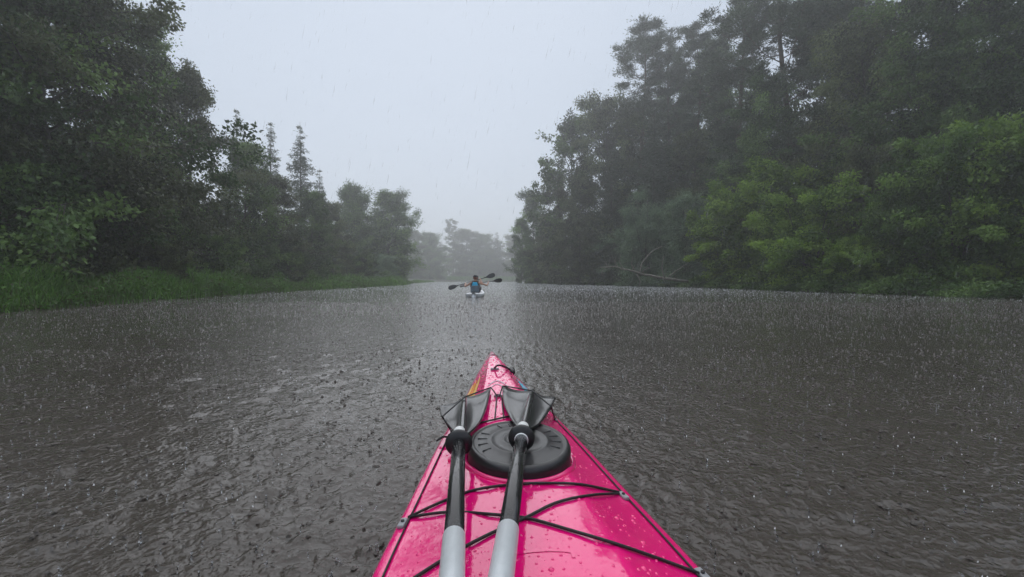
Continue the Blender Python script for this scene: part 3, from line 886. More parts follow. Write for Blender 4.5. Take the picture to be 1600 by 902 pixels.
# ------------------------------------------------------------------ driftwood at the right bank
def driftwood():
    t = thing('fallen_tree', 'bare bleached fallen tree with upturned branches reaching over the water below the willow', 'fallen tree', (at(1040, 40.0), 40.0, 0.0))
    o = np.array(t.location)
    def q(x, y, Y):
        Y -= 3.0
        z = CAM_H + (436 - y) / FPX * Y
        return np.array([at(x, Y), Y, z]) - o
    def br(name, pts, r0, r1, par=t):
        mb = MB(); s = spline([q(*p) for p in pts], 12)
        s = s + np.random.default_rng(int(pts[0][0])).normal(0, r0 * 0.35, s.shape) * np.linspace(0, 1, 12)[:, None]
        mb.tube(s, np.linspace(r0, r1, 12) * 0.9, 7)
        return mb.build(name, M['deadwood'], par)
    trunk = br('trunk', [(1075, 440, 43.6), (1030, 434, 43.2), (1000, 428, 42.8), (968, 419, 42.2), (938, 418, 41.6)], 0.16, 0.05)
    br('branch', [(999, 428, 42.8), (1004, 410, 42.6), (1018, 394, 42.4), (1034, 385, 42.2)], 0.075, 0.03)
    br('branch', [(992, 424, 42.7), (987, 413, 42.4), (989, 402, 42.3)], 0.075, 0.025)
    br('branch', [(1038, 434, 43.2), (1034, 418, 43.0), (1037, 400, 42.9)], 0.07, 0.025)
    br('branch', [(1045, 432, 43.3), (1060, 421, 43.4), (1076, 410, 43.5)], 0.055, 0.02)
    br('branch', [(974, 420, 42.3), (968, 409, 42.1), (969, 398, 42.0)], 0.045, 0.015)
    br('branch', [(966, 419, 42.2), (961, 408, 42.0), (963, 399, 41.9)], 0.04, 0.012)
    br('branch', [(1002, 427, 42.8), (1010, 420, 42.4), (1016, 418, 42.3)], 0.05, 0.02)
    br('branch', [(995, 428, 42.7), (1000, 440, 42.3), (998, 449, 42.1)], 0.05, 0.02)
    br('branch', [(946, 418, 41.8), (940, 426, 41.6), (944, 434, 41.5)], 0.035, 0.015)
    br('branch', [(950, 418, 41.8), (945, 410, 41.7), (938, 407, 41.6)], 0.03, 0.012)
    rr = np.random.default_rng(71)
    for k in range(16):
        x0 = rr.uniform(945, 1062); y0 = float(np.interp(x0, [938, 968, 1000, 1030, 1075], [418, 419, 428, 434, 440])); Y0 = float(np.interp(x0, [938, 1075], [41.6, 43.6]))
        dx, dy = rr.normal(0, 9), -rr.uniform(4, 22) if rr.random() < .75 else rr.uniform(3, 10)
        br('twig', [(x0, y0, Y0), (x0 + dx * .4, y0 + dy * .5, Y0 - .2), (x0 + dx, y0 + dy, Y0 - rr.uniform(-.4, .5))], 0.026, 0.007)
driftwood()

# ------------------------------------------------------------------ pink kayak
KYAW = math.atan(0.0955)
KX0 = 0.126
w_f = curve1([(-2.55, .008), (-2.3, .10), (-1.6, .22), (-.8, .31), (0, .335), (.5, .33), (.81, .308), (1.11, .268), (1.40, .224), (1.84, .146), (2.13, .100), (2.40, .052), (2.58, .020), (2.66, .006)])
g_f = curve1([(-2.55, .33), (-1.5, .27), (0, .255), (.8, .262), (1.1, .272), (1.4, .290), (1.84, .315), (2.13, .332), (2.66, .368)])
c_f = curve1([(-2.55, .01), (-2, .05), (-1, .06), (.5, .075), (.8, .072), (1.1, .062), (1.4, .056), (1.84, .058), (2.13, .050), (2.4, .034), (2.6, .014), (2.66, .004)])
b_f = curve1([(-2.55, .28), (-2.2, -.04), (-1.2, -.12), (1.5, -.12), (2.1, -.08), (2.4, .02), (2.58, .2), (2.66, .34)])

def sm(a, b, x):
    t = min(1, max(0, (x - a) / (b - a)))
    return t * t * (3 - 2 * t)

def deck_z(v, u, recess=True):
    w, g, c = float(w_f(u)), float(g_f(u)), float(c_f(u))
    t = min(1.0, abs(v) / w)
    k = 0.46
    if t < k:
        pr = 1 - 0.10 * (t / k) ** 2
    else:
        s = (t - k) / (1 - k)
        pr = 0.90 * (1 - s) ** 1.15 * (1 - 0.08 * s) + 0.0
    z = g + c * pr
    if recess and -1.1 < u < 0.5:
        e = ((u + 0.28) / 0.62) ** 2 + (v / 0.21) ** 2
        z -= 0.20 * (1 - sm(0.8, 1.0, e))
    return z

kayak = thing('pink_kayak', 'glossy bright pink sea kayak pointing upriver, its foredeck in the foreground', 'kayak', (KX0, 0, 0), KYAW)
KM = Matrix.Translation((KX0, 0, 0)) @ Matrix.Rotation(KYAW, 4, 'Z')
KMI = KM.inverted()

def deck_px(x, y, lift=0.0):
    """kayak-local point of the deck seen at photo pixel"""
    z = 0.33
    for _ in range(30):
        p = KMI @ px(x, y, z)
        z2 = deck_z(p.x, p.y, False) + lift
        z = z * 0.5 + z2 * 0.5
    p = KMI @ px(x, y, z)
    return Vector((p.x, p.y, z))

def hull_mesh():
    us = np.concatenate([np.linspace(-2.55, -1.2, 16)[:-1], np.linspace(-1.2, .55, 36)[:-1], np.linspace(.55, 2.4, 44)[:-1], np.linspace(2.4, 2.66, 12)])
    ts = np.linspace(-1, 1, 45)
    V = []
    for u in us:
        w, g, b = float(w_f(u)), float(g_f(u)), float(b_f(u))
        ring = [(t * w, u, deck_z(t * w, u)) for t in ts]
        lip = min(.007, w * .3)
        hh = g - b
        low = [(w + lip, g - .004), (w + lip, g - .016), (w, g - .022), (w * .985, g - .05 * min(1, hh / .2)), (w * .93, g - hh * .38), (w * .80, g - hh * .66), (w * .52, g - hh * .9), (0.0, b)]
        for x, z in low: ring.append((x, u, z))
        for x, z in low[-2::-1]: ring.append((-x, u, z))
        V.append(ring)
    n = len(V[0])
    vv = np.array(V).reshape(-1, 3)
    F = []
    for i in range(len(us) - 1):
        for k in range(n):
            k2 = (k + 1) % n
            F.append((i * n + k, i * n + k2, (i + 1) * n + k2, (i + 1) * n + k))
    F.append(tuple(range(n - 1, -1, -1)))
    F.append(tuple((len(us) - 1) * n + k for k in range(n)))
    me = mesh_from(vv, F, True)
    bm = bmesh.new(); bm.from_mesh(me); bmesh.ops.recalc_face_normals(bm, faces=bm.faces); bm.to_mesh(me); bm.free()
    return me
hull = obj('hull', hull_mesh(), M['pink'], kayak)

def cord(pts, r=0.0032, name='bungee_cord', parent=kayak, mat='cord', n=28, sides=7, straight=False):
    if straight:                            # taut cord: straight runs with small rounded bends
        Q = np.array([tuple(p) for p in pts]); out = [Q[0]]
        for i in range(1, len(Q) - 1):
            for a, b in ((i - 1, .06), (i, 0), (i + 1, .06)):
                out.append(Q[i] * (1 - b) + Q[a] * b)
        pts = out + [Q[-1]]
    mb = MB(); mb.tube(pts if straight else spline(pts, n), r, sides)
    return mb.build(name, M[mat], parent)

# perimeter deck lines just inside the gunwale
for sgn in (-1, 1):
    for seg in ((0.35, 0.955 if sgn < 0 else 1.10), (0.955 if sgn < 0 else 1.10, 1.53), ):
        pts = []
        for u in np.linspace(seg[0], seg[1], 14):
            v = sgn * (float(w_f(u)) - 0.019)
            pts.append((v, u, deck_z(v, u, False) + 0.003))
        cord(pts, 0.0022, 'perimeter_line')
# raised mid panel and moulded seam on the foredeck
def strip(uv, width, lift, name, mat, parent):
    """thin print or rib following the deck along points (v, u)"""
    P2 = spline([(v, u, 0) for v, u in uv], 24)[:, :2]
    T = np.gradient(P2, axis=0); T /= np.linalg.norm(T, axis=1)[:, None]
    N = np.stack([-T[:, 1], T[:, 0]], 1)
    wd = np.interp(np.linspace(0, 1, 24), np.linspace(0, 1, len(width)), width) if hasattr(width, '__len__') else np.full(24, width)
    V, F = [], []
    for i in range(24):
        for k in (-1, -0.33, 0.33, 1):
            p = P2[i] + N[i] * wd[i] * 0.5 * k
            wmax = float(w_f(p[1])) * 0.995
            p[0] = max(-wmax, min(wmax, p[0]))
            V.append((p[0], p[1], deck_z(p[0], p[1], False) + lift))
    for i in range(23):
        for k in range(3):
            a = i * 4 + k
            F.append((a, a + 1, a + 5, a + 4))
    return obj(name, mesh_from(V, F, True), mat, parent)

def dv(x, y):
    p = deck_px(x, y); return (p.x, p.y)
# prints near the bow
strip([dv(762, 604), dv(770, 598), dv(777, 595.5), dv(784, 598), dv(794, 604)], [.004, .010, .013, .010, .004], 0.0015, 'logo_arc', M['decal_grey'], hull)
strip([dv(767, 606), dv(774, 601.5), dv(780, 601.5), dv(787, 606)], [.003, .008, .008, .003], 0.0015, 'logo_arc', M['decal_grey'], hull)
strip([(-float(w_f(u)) * 0.90, u) for u in (1.66, 1.8, 1.95, 2.06)], [.030, .026, .02, .006], 0.0015, 'orange_print', M['decal_orange'], hull)
strip([(-float(w_f(u)) * 0.76, u) for u in (1.68, 1.8, 1.95, 2.08)], [.010, .014, .012, .004], 0.0018, 'yellow_print', M['decal_yellow'], hull)
strip([(-float(w_f(u)) * 0.97, u) for u in (1.64, 1.75, 1.9, 2.0)], [.008, .010, .008, .004], 0.0022, 'yellow_print', M['decal_yellow'], hull)
strip([(float(w_f(u)) * 0.83, u) for u in (1.70, 1.80, 1.92, 2.05)], [.044, .048, .036, .006], 0.0018, 'cyan_print', M['decal_cyan'], hull)

# bungees across the foredeck, from fitting to fitting
def dk(pts, lift=0.004): return [deck_px(x, y, lift) for x, y in pts]
cord(dk([(638, 808), (690, 784), (740, 766), (790, 758), (840, 755), (900, 756), (940, 763), (967, 769)]))
cord(dk([(638, 808), (700, 800), (760, 803), (825, 810), (890, 828), (960, 849), (1030, 873), (1092, 896)]))
cord(dk([(967, 771), (920, 774), (870, 785), (823, 808), (770, 832), (725, 855), (680, 882), (640, 908)]))
def fitting(x, y, ang, parent=kayak, name='deck_fitting', size=(0.016, 0.034, 0.010)):
    p = deck_px(x, y, 0.003)
    mb = MB()
    rot = Matrix.Rotation(ang, 4, 'Z')
    mb.box(p, size, rot)
    o = mb.build(name, M['fitting'], parent, smooth=False)
    bv = o.modifiers.new('bevel', 'BEVEL'); bv.width = 0.0035; bv.segments = 3
    mb2 = MB(); mb2.tube([p + Vector((0, 0, 0.004)), p + Vector((0, 0, 0.0075))], 0.004, 10)
    mb2.build('screw', M['black_rubber'], o)
    return o
fitting(629, 818, -0.18); fitting(974, 775, 0.22); fitting(1098, 899, 0.16)
fitting(577, 915, -0.16)
fitting(778, 619, 1.57, size=(0.010, 0.030, 0.012)); fitting(773, 577, 1.57, size=(0.016, 0.040, 0.012))
fitting(707, 676, -0.3, size=(0.010, 0.022, 0.010)); fitting(868, 656, 0.3, size=(0.010, 0.022, 0.010))

# bow carry toggle, slot at the tip
cord([deck_px(772, 576, 0.006), deck_px(778, 571, 0.03), deck_px(788, 573, 0.02), deck_px(797, 578, 0.012)], 0.0045, 'toggle_rope')
pt = deck_px(800, 580, 0.008)
mb = MB(); mb.tube([pt + Vector((0, -.035, -.004)), pt + Vector((0, -.03, 0)), pt, pt + Vector((0, .03, 0)), pt + Vector((0, .035, -.004))], [.006, .014, .016, .014, .006], 12)
mb.build('toggle_handle', M['black_rubber'], kayak)
mb = MB()
pts = [(v, 2.47 - 0.25 * abs(v), deck_z(v, 2.47) - 0.001) for v in np.linspace(-.014, .014, 7)]
mb.tube(pts, [.003, .005, .006, .0065, .006, .005, .003], 8)
mb.build('bow_slot', M['black_rubber'], kayak)
# small hook at the left edge by the blade
cord([deck_px(700, 683, 0.004), deck_px(692, 683, 0.02), deck_px(687, 686, 0.016), deck_px(682, 689, 0.008)], 0.0032, 'cord_hook')

# cockpit rim behind the camera
def coaming():
    pts = []
    for a in np.linspace(0, 2 * np.pi, 49)[:-1]:
        u = -0.28 + 0.66 * math.cos(a); v = 0.235 * math.sin(a)
        pts.append((v, u, deck_z(v, u, False) + 0.028))
    V, F = [], []
    n = len(pts)
    P3 = np.array(pts)
    C = np.array([0, -0.28, 0])
    for p in P3:
        out = p - C; out[2] = 0; out /= np.linalg.norm(out)
        for dx, dz in ((-.012, -.06), (-.012, .0), (-.006, .008), (.02, .008), (.024, .0), (.004, -.006), (.0, -.05)):
            V.append(p + out * dx + np.array([0, 0, dz]))
    for i in range(n):
        j = (i + 1) % n
        for k in range(7):
            k2 = (k + 1) % 7
            F.append((i * 7 + k, i * 7 + k2, j * 7 + k2, j * 7 + k))
    obj('cockpit_rim', mesh_from(V, F, True), M['black_rubber'], kayak)
coaming()

# oval hatch cover
def hatch():
    cl = deck_px(809, 705, 0.03)
    cu, cv = 1.205, 0.008
    a, b = 0.170, 0.136                     # half length, half width
    zt = deck_z(cv, cu, False) + 0.028
    prof = [(1.045, -.034 - .02), (1.055, -.016), (1.05, -.010), (1.03, -.004), (1.0, 0.0), (.965, .0015), (.94, .0), (.93, -.002), (.90, -.002), (.80, .0005), (.62, .002), (.60, .004), (.56, .004), (.54, .002), (.36, .003), (.34, .005), (.30, .005), (.28, .003), (.14, .0035), (.12, .006), (.07, .006), (.05, .004), (.0, .004)]
    N = 64
    V, F = [], []
    for r_, dz in prof[:-1]:
        for k in range(N):
            t = 2 * math.pi * k / N
            V.append((cv + b * r_ * math.sin(t), cu + a * r_ * math.cos(t), zt + dz))
    for i in range(len(prof) - 2):
        for k in range(N):
            k2 = (k + 1) % N
            F.append((i * N + k, i * N + k2, (i + 1) * N + k2, (i + 1) * N + k))
    V.append((cv, cu, zt + .004)); c = len(V) - 1; i = len(prof) - 2
    for k in range(N): F.append((i * N + k, i * N + (k + 1) % N, c))
    h = obj('hatch_cover', mesh_from(V, F, True), M['hatch_rubber'], kayak)
    me = None
    for k in range(20):
        t = 2 * math.pi * (k + .5) / 20
        if k % 5 == 2 or 6 < k < 13: continue
        mb = MB()
        p0 = Vector((cv + b * .66 * math.sin(t), cu + a * .66 * math.cos(t), zt + .0018))
        p1 = Vector((cv + b * .86 * math.sin(t), cu + a * .86 * math.cos(t), zt + .0008))
        mb.tube([p0, p0.lerp(p1, .08), p0.lerp(p1, .92), p1], [.0008, .0018, .0018, .0008], 6)
        mb.build('hatch_ridge', M['hatch_rubber'], h)
    # seating ring moulded in the deck round the hatch
    mb = MB()
    ring = []
    for k in range(65):
        t = 2 * math.pi * k / 64
        v, u = cv + b * 1.10 * math.sin(t), cu + a * 1.09 * math.cos(t)
        ring.append((v, u, deck_z(v, u, False) - .001))
    mb.tube(ring, .008, 8, caps=False)
    mb.build('hatch_seat', M['pink'], kayak)
    for sgn, (x, y) in ((1, (893, 712)), (-1, (703, 718))):
        p = deck_px(x, y, .003); m2 = MB(); m2.box(p, (.012, .022, .012)); o = m2.build('hatch_tab', M['pink'], kayak, False)
        bv = o.modifiers.new('bevel', 'BEVEL'); bv.width = .004; bv.segments = 3
hatch()

# moulded arc on the deck in front of the cockpit
strip([dv(800, 868), dv(840, 860), dv(890, 861), dv(897, 872)], [.004, .012, .012, .006], 0.001, 'moulded_ridge', M['pink'], hull)

# water beads lying on the deck
def beads_on_deck():
    r = np.random.default_rng(51)
    V, F = [], []
    for _ in range(1500):
        u = r.uniform(.6, 2.4); v = r.uniform(-.93, .93) * float(w_f(u))
        if ((u - 1.205) / .19) ** 2 + (v / .16) ** 2 < 1: continue
        s = r.uniform(.001, .0036) * (1 if r.random() < .8 else 1.6)
        z = deck_z(v, u, False)
        o = len(V)
        for k in range(6):
            a = k * math.pi / 3
            V.append((v + s * math.cos(a), u + s * math.sin(a), deck_z(v + s * math.cos(a), u + s * math.sin(a), False)))
        for k in range(6):
            a = k * math.pi / 3
            V.append((v + .65 * s * math.cos(a), u + .65 * s * math.sin(a), z + .45 * s))
        V.append((v, u, z + .6 * s))
        for k in range(6):
            k2 = (k + 1) % 6
            F += [(o + k, o + k2, o + 6 + k2, o + 6 + k), (o + 6 + k, o + 6 + k2, o + 12)]
    o = obj('water_beads', mesh_from(V, F, True), M['pink'], kayak)
    o['kind'] = 'stuff'
beads_on_deck()

# ------------------------------------------------------------------ the two spare paddle halves on the foredeck
def paddle_half(label, near, drip, neck, tip, silver, inner, outer, near_collar):
    t = thing('spare_paddle_half', label, 'paddle', (0, 0, 0), 0, 'spare paddle halves on the pink foredeck')
    A, D, N, T = px(*near), px(*drip), px(*neck), px(*tip)
    ax = (D - A).normalized()
    B = A - ax * 0.28                       # runs on under the frame to the cockpit rim
    S = px(*silver)
    S = A + ax * (S - A).dot(ax)
    t.location = (B.x, B.y, 0)
    O = Vector((B.x, B.y, 0))
    L = lambda p: Vector(p) - O
    def tb(name, p, q, r0, mat, sides=20, prof=None):
        mb = MB()
        if prof is None:
            mb.tube([L(p), L(p.lerp(q, .004)), L(p.lerp(q, .5)), L(p.lerp(q, .996)), L(q)], [r0 * .9, r0, r0, r0, r0 * .9], sides)
        else:
            mb.tube([L(p.lerp(q, f)) for f, _ in prof], [r for _, r in prof], sides)
        return mb.build(name, M[mat], t)
    neck_dir = (N - D).normalized()
    sh = tb('shaft', S - ax * .01, D + ax * .01, .0170, 'shaft_black')
    tb('grip_tube', B, S, .0186, 'shaft_grey')
    W0 = D + neck_dir * .022
    tb('drip_ring', D - ax * .015, D + ax * .013, .03, 'black_rubber', 28, [(0, .019), (.12, .027), (.3, .0335), (.5, .0355), (.62, .034), (.7, .026), (.85, .022), (1, .0185)])
    tb('white_collar', D + ax * .010, D + ax * .082, .0164, 'white_plastic')
    if near_collar: tb('white_collar', D - ax * .022, D - ax * .012, .0182, 'white_plastic')
    sp0 = D + ax * .078
    # blade: two spooned wings either side of a tapering spine
    spine = spline([sp0, N, N.lerp(T, .5) + Vector((0, 0, .004)), T], 14)
    wings = []
    V, F = [], []
    nc = 7
    for edge in (inner, outer):
        E = spline([px(x, y, z) for x, y, z in edge], 14)
        off = len(V)
        st = spine[3:].copy()
        ss = np.array([np.interp(np.linspace(3, 13, 14), np.arange(14), spine[:, i]) for i in range(3)]).T
        for i in range(14):
            for c in range(nc):
                f = c / (nc - 1)
                p = ss[i] * (1 - f) + E[i] * f
                p = p - np.array([0, 0, .010 * math.sin(math.pi * f) * min(1, i / 4)])
                V.append(np.array(L(p)))
        for i in range(13):
            for c in range(nc - 1):
                a = off + i * nc + c
                q = (a, a + 1, a + nc + 1, a + nc)
                F.append(q if edge is inner else q[::-1])
    me = mesh_from(V, F, True)
    bm = bmesh.new(); bm.from_mesh(me)
    bmesh.ops.remove_doubles(bm, verts=bm.verts, dist=.0004)
    bmesh.ops.recalc_face_normals(bm, faces=bm.faces)
    bm.to_mesh(me); bm.free()
    bl = obj('blade', me, M['blade'], t, True)
    so = bl.modifiers.new('solid', 'SOLIDIFY'); so.thickness = .005; so.offset = 0
    mb = MB(); mb.tube([L(p) for p in spine], np.linspace(.0152, .0095, 14), 14)
    mb.build('blade_spine', M['shaft_black'], bl)
    # rain beads on the shaft
    r = np.random.default_rng(int(near[0]))
    V, F = [], []
    Am = Matrix.Identity(3)
    up = Vector((0, 0, 1)); side = ax.cross(up).normalized(); up2 = side.cross(ax).normalized()
    for _ in range(320):
        f = r.uniform(0, 1); p = B.lerp(D - ax * .03, f)
        on_grip = (p - S).dot(ax) < 0
        if on_grip: continue
        rr = .0186 if on_grip else .0170
        an = r.uniform(-1.3, 1.3); nrm = up2 * math.cos(an) + side * math.sin(an)
        p = p + nrm * rr
        s = r.uniform(.0007, .0018)
        tx = nrm.cross(ax).normalized()
        o = len(V)
        for k in range(5):
            a = k * 2 * math.pi / 5
            V.append(L(p + (ax * math.cos(a) * 1.3 + tx * math.sin(a)) * s))
        V.append(L(p + nrm * s * .8))
        for k in range(5): F.append((o + k, o + (k + 1) % 5, o + 5))
    bo = obj('water_beads', mesh_from(V, F, True), M['shaft_black'], t); bo['kind'] = 'stuff'
    return t
paddle_half('left spare paddle half lying on the pink foredeck, blade over the left gunwale', (706, 902, .402), (717, 692, .397), (722, 674, .392), (726, 621, .375), (708, 838, .401),
            [(730, 680, .384), (750, 659, .376), (761, 634, .374), (767, 606, .380)], [(714, 680, .380), (703, 667, .372), (690, 651, .372), (687, 634, .384)], False)
paddle_half('right spare paddle half lying across the round black hatch cover', (783, 902, .402), (815, 684, .402), (820, 664, .396), (832, 611, .378), (797, 828, .401),
            [(811, 672, .384), (797, 652, .376), (787, 629, .374), (785, 603, .382)], [(828, 672, .380), (845, 660, .374), (861, 637, .374), (868, 621, .384)], True)

def wl(x, y, z): return KMI @ px(x, y, z)
cord([deck_px(706, 676, .004), wl(691, 651, .383), wl(726, 620.5, .397), wl(767, 605.5, .390), deck_px(777, 619, .008), deck_px(776, 634, .004), deck_px(774, 652, .004)][:5], .0026, straight=True)
cord([deck_px(776, 620, .008), deck_px(775, 634, .004), deck_px(773, 655, .004)], .0024)
cord([deck_px(780, 620, .008), wl(785.5, 603, .392), wl(831, 610.5, .400), wl(861, 635, .384), deck_px(867, 656, .004)], .0026, straight=True)
cord([deck_px(784, 619, .006), deck_px(785, 632, .004), deck_px(787, 652, .004)], .0024)
cord([deck_px(728, 668, .004), deck_px(750, 661, .004), deck_px(775, 655, .004), deck_px(800, 650, .004), deck_px(840, 646, .004)], .0030)

# ------------------------------------------------------------------ white double kayak with two paddlers ahead
FX, FY = at(742.5, 20.3), 20.3
def white_kayak():
    t = thing('white_kayak', 'white double kayak ahead on the river, seen from its stern', 'kayak', (FX, FY, 0), R(1.5))
    wf_ = curve1([(-1.25, .10), (-1.15, .24), (-.9, .36), (-.3, .40), (.8, .40), (2.0, .34), (2.8, .18), (3.15, .02)])
    gf_ = curve1([(-1.25, .16), (-.6, .13), (1.5, .13), (2.6, .20), (3.15, .30)])
    us = np.linspace(-1.25, 3.15, 34)
    def ring(u, top):
        w, g = float(wf_(u)), float(gf_(u))
        if top:
            c = .05
            pts = [(x * w, u, g + c * (1 - abs(x) ** 2.2)) for x in np.linspace(-1, 1, 15)]
            well = 0
            out = []
            for p in pts:
                e1 = ((u - .05) / .55) ** 2 + (p[0] / .27) ** 2
                e2 = ((u - 1.45) / .55) ** 2 + (p[0] / .27) ** 2
                d = .10 * (1 - sm(.75, 1.05, e1)) + .10 * (1 - sm(.75, 1.05, e2))
                out.append((p[0], u, p[2] - d))
            return out
        return [(w * x, u, z) for x, z in ((1.0, g - .004), (1.02, g - .03), (1.0, .06), (.86, -.03), (.5, -.10), (0, -.11), (-.5, -.10), (-.86, -.03), (-1.0, .06), (-1.02, g - .03), (-1.0, g - .004))]
    for nm, top, mat in (('deck', True, 'white_hull'), ('hull', False, 'white_hull')):
        V = [ring(u, top) for u in us]; n = len(V[0])
        F = [(i * n + k, i * n + k + 1, (i + 1) * n + k + 1, (i + 1) * n + k) for i in range(len(us) - 1) for k in range(n - 1)]
        if not top: F.append(tuple(range(n)))
        o = obj(nm, mesh_from(np.array(V).reshape(-1, 3), F, True), M[mat], t)
    for u in (-.32, 1.08):
        mb = MB(); mb.box((0, u, .36), (.40, .05, .30)); b = mb.build('seat_back', M['hull_dark'], t, False)
        bv = b.modifiers.new('bevel', 'BEVEL'); bv.width = .02; bv.segments = 3
    # stern handle
    mb = MB(); mb.tube(spline([(-.08, -1.02, .22), (-.05, -1.05, .255), (.05, -1.05, .255), (.08, -1.02, .22)], 12), .009, 8); mb.build('stern_handle', M['black_rubber'], t)
white_kayak()

def skin_body(verts, edges, radii, root, levels=2):
    me = bpy.data.meshes.new('body')
    me.from_pydata([tuple(v) for v in verts], edges, [])
    o = bpy.data.objects.new('tmp', me); COL.objects.link(o)
    sk = o.modifiers.new('skin', 'SKIN'); sk.use_smooth_shade = True
    su = o.modifiers.new('sub', 'SUBSURF'); su.levels = levels; su.render_levels = levels
    for i, v in enumerate(me.skin_vertices[0].data):
        r_ = radii[i]
        v.radius = r_ if isinstance(r_, tuple) else (r_, r_)
        v.use_root = (i == root)
    dg = bpy.context.evaluated_depsgraph_get()
    out = bpy.data.meshes.new_from_object(o.evaluated_get(dg))
    bpy.data.objects.remove(o)
    return out

def ellipsoid(c, r, nu=20, nv=12, zmin=-1.0, zmax=1.0):
    V, F = [], []
    zs = np.linspace(zmin, zmax, nv)
    for z in zs:
        k = math.sqrt(max(0, 1 - z * z))
        k = max(k, 0.02)
        for i in range(nu):
            a = 2 * math.pi * i / nu
            V.append((c[0] + r[0] * k * math.cos(a), c[1] + r[1] * k * math.sin(a), c[2] + r[2] * z))
    for j in range(nv - 1):
        for i in range(nu):
            i2 = (i + 1) % nu
            F.append((j * nu + i, j * nu + i2, (j + 1) * nu + i2, (j + 1) * nu + i))
    F.append(tuple(range(nu - 1, -1, -1))); F.append(tuple((nv - 1) * nu + i for i in range(nu)))
    return V, F

def paddler(label, loc, lh, rh, blue):
    """seated figure, origin on the seat; lh / rh: hands on the paddle shaft (local)"""
    t = thing('person', label, 'person', loc, 0, 'paddlers in the white kayak')
    lh, rh = Vector(lh), Vector(rh)
    sL, sR = Vector((-.185, .03, .47)), Vector((.185, .03, .47))
    def elbow(s, h, sg):
        m = s.lerp(h, .5); return m + Vector((.15 * sg, -.10, -.17))
    eL, eR = elbow(sL, lh, -1), elbow(sR, rh, 1)
    V = [(0, 0, .06), (0, -.01, .20), (0, .0, .36), (0, .02, .49), (0, .03, .56), (0, .045, .62), (0, .05, .70), (0, .05, .78)]
    Rr = [(.17, .12), (.15, .105), (.165, .11), (.12, .085), .052, .065, .088, .072]
    E = [(0, 1), (1, 2), (2, 3), (3, 4), (4, 5), (5, 6), (6, 7)]
    for s, e, h in ((sL, eL, lh), (sR, eR, rh)):
        i = len(V); wr = e.lerp(h, .86)
        V += [s, s.lerp(e, .5), e, e.lerp(wr, .5), wr, h]
        Rr += [.062, .050, .042, .038, .028, .032]
        E += [(3, i), (i, i + 1), (i + 1, i + 2), (i + 2, i + 3), (i + 3, i + 4), (i + 4, i + 5)]
        # five fingers closing round the shaft
        d = (h - wr).normalized()
        side = (rh - lh).normalized()
        dn = side.cross(d).normalized()
        if dn.z > 0: dn = -dn
        for f in range(4):
            o = side * (f - 1.5) * .019
            j = len(V)
            V += [h + o + d * .030, h + o + d * .052 + dn * .014, h + o + d * .040 + dn * .040]
            Rr += [.0095, .0085, .0075]
            E += [(i + 5, j), (j, j + 1), (j + 1, j + 2)]
        j = len(V); sg = 1 if h is lh else -1
        V += [h + side * sg * .034 + dn * .010, h + side * sg * .040 + dn * .034 + d * .018]
        Rr += [.011, .0085]; E += [(i + 5, j), (j, j + 1)]
    for sg in (-1, 1):
        i = len(V)
        V += [(.10 * sg, .04, .07), (.14 * sg, .24, .15), (.17 * sg, .44, .22), (.15 * sg, .62, .13), (.13 * sg, .80, .03), (.13 * sg, .84, .02), (.14 * sg, .87, .12)]
        Rr += [.10, .082, .062, .055, .04, .04, .032]
        E += [(0, i), (i, i + 1), (i + 1, i + 2), (i + 2, i + 3), (i + 3, i + 4), (i + 4, i + 5), (i + 5, i + 6)]
    body = obj('body', skin_body(V, E, Rr, 0), M['skin'], t, True)
    for sg in (-1, 1):
        mb = MB(); mb.add(*ellipsoid((.090 * sg, .045, .705), (.012, .022, .032), 10, 8)); mb.build('ear', M['skin'], body)
    mb = MB(); mb.add(*ellipsoid((0, .140, .70), (.014, .022, .024), 10, 8)); mb.build('nose', M['skin'], body)
    for sg in (-1, 1):
        m3 = MB(); m3.add(*ellipsoid((.032 * sg, .122, .725), (.012, .01, .007), 10, 8)); m3.build('eye', M['cap'], body)
    m3 = MB(); m3.add(*ellipsoid((0, .128, .655), (.026, .008, .006), 10, 8)); m3.build('mouth', M['hair'], body)
    # hair on the nape, cap on top
    mb = MB(); mb.add(*ellipsoid((0, .035, .715), (.098, .098, .105), 24, 14, -.75, .9)); h = mb.build('hair', M['hair'], t)
    for v in h.data.vertices:                # keep the face free
        if v.co.y > .09: v.co.y = .09
    mb = MB(); mb.add(*ellipsoid((0, .045, .745), (.106, .112, .098), 24, 12, .05, 1.0)); 
    c = mb.build('cap', M['cap'], t)
    mb = MB()
    br = [(x, .13 + .075 * math.cos(x / .09 * 1.5), .752 - .02 * abs(x) / .09) for x in np.linspace(-.085, .085, 9)]
    bi = [(x, .11, .756) for x in np.linspace(-.085, .085, 9)]
    mb.add(br + bi, [(k, k + 1, 9 + k + 1, 9 + k) for k in range(8)])
    mb.build('cap_peak', M['cap'], c)
    # life vest: shell round the torso
    lv = [(.02, .190, .140), (.10, .196, .146), (.22, .192, .142), (.34, .200, .148), (.44, .192, .135), (.50, .150, .108), (.535, .105, .085)]
    N = 28; VV, FF = [], []
    for z, a, b in lv:
        for k in range(N):
            an = 2 * math.pi * k / N
            cx, sx = math.cos(an), math.sin(an)
            VV.append((a * math.copysign(abs(cx) ** .75, cx), .012 + b * math.copysign(abs(sx) ** .75, sx), z + .02))
    for j in range(len(lv) - 1):
        for k in range(N): FF.append((j * N + k, j * N + (k + 1) % N, (j + 1) * N + (k + 1) % N, (j + 1) * N + k))
    ve = obj('life_vest', mesh_from(VV, FF, True), M['vest_black'], t)
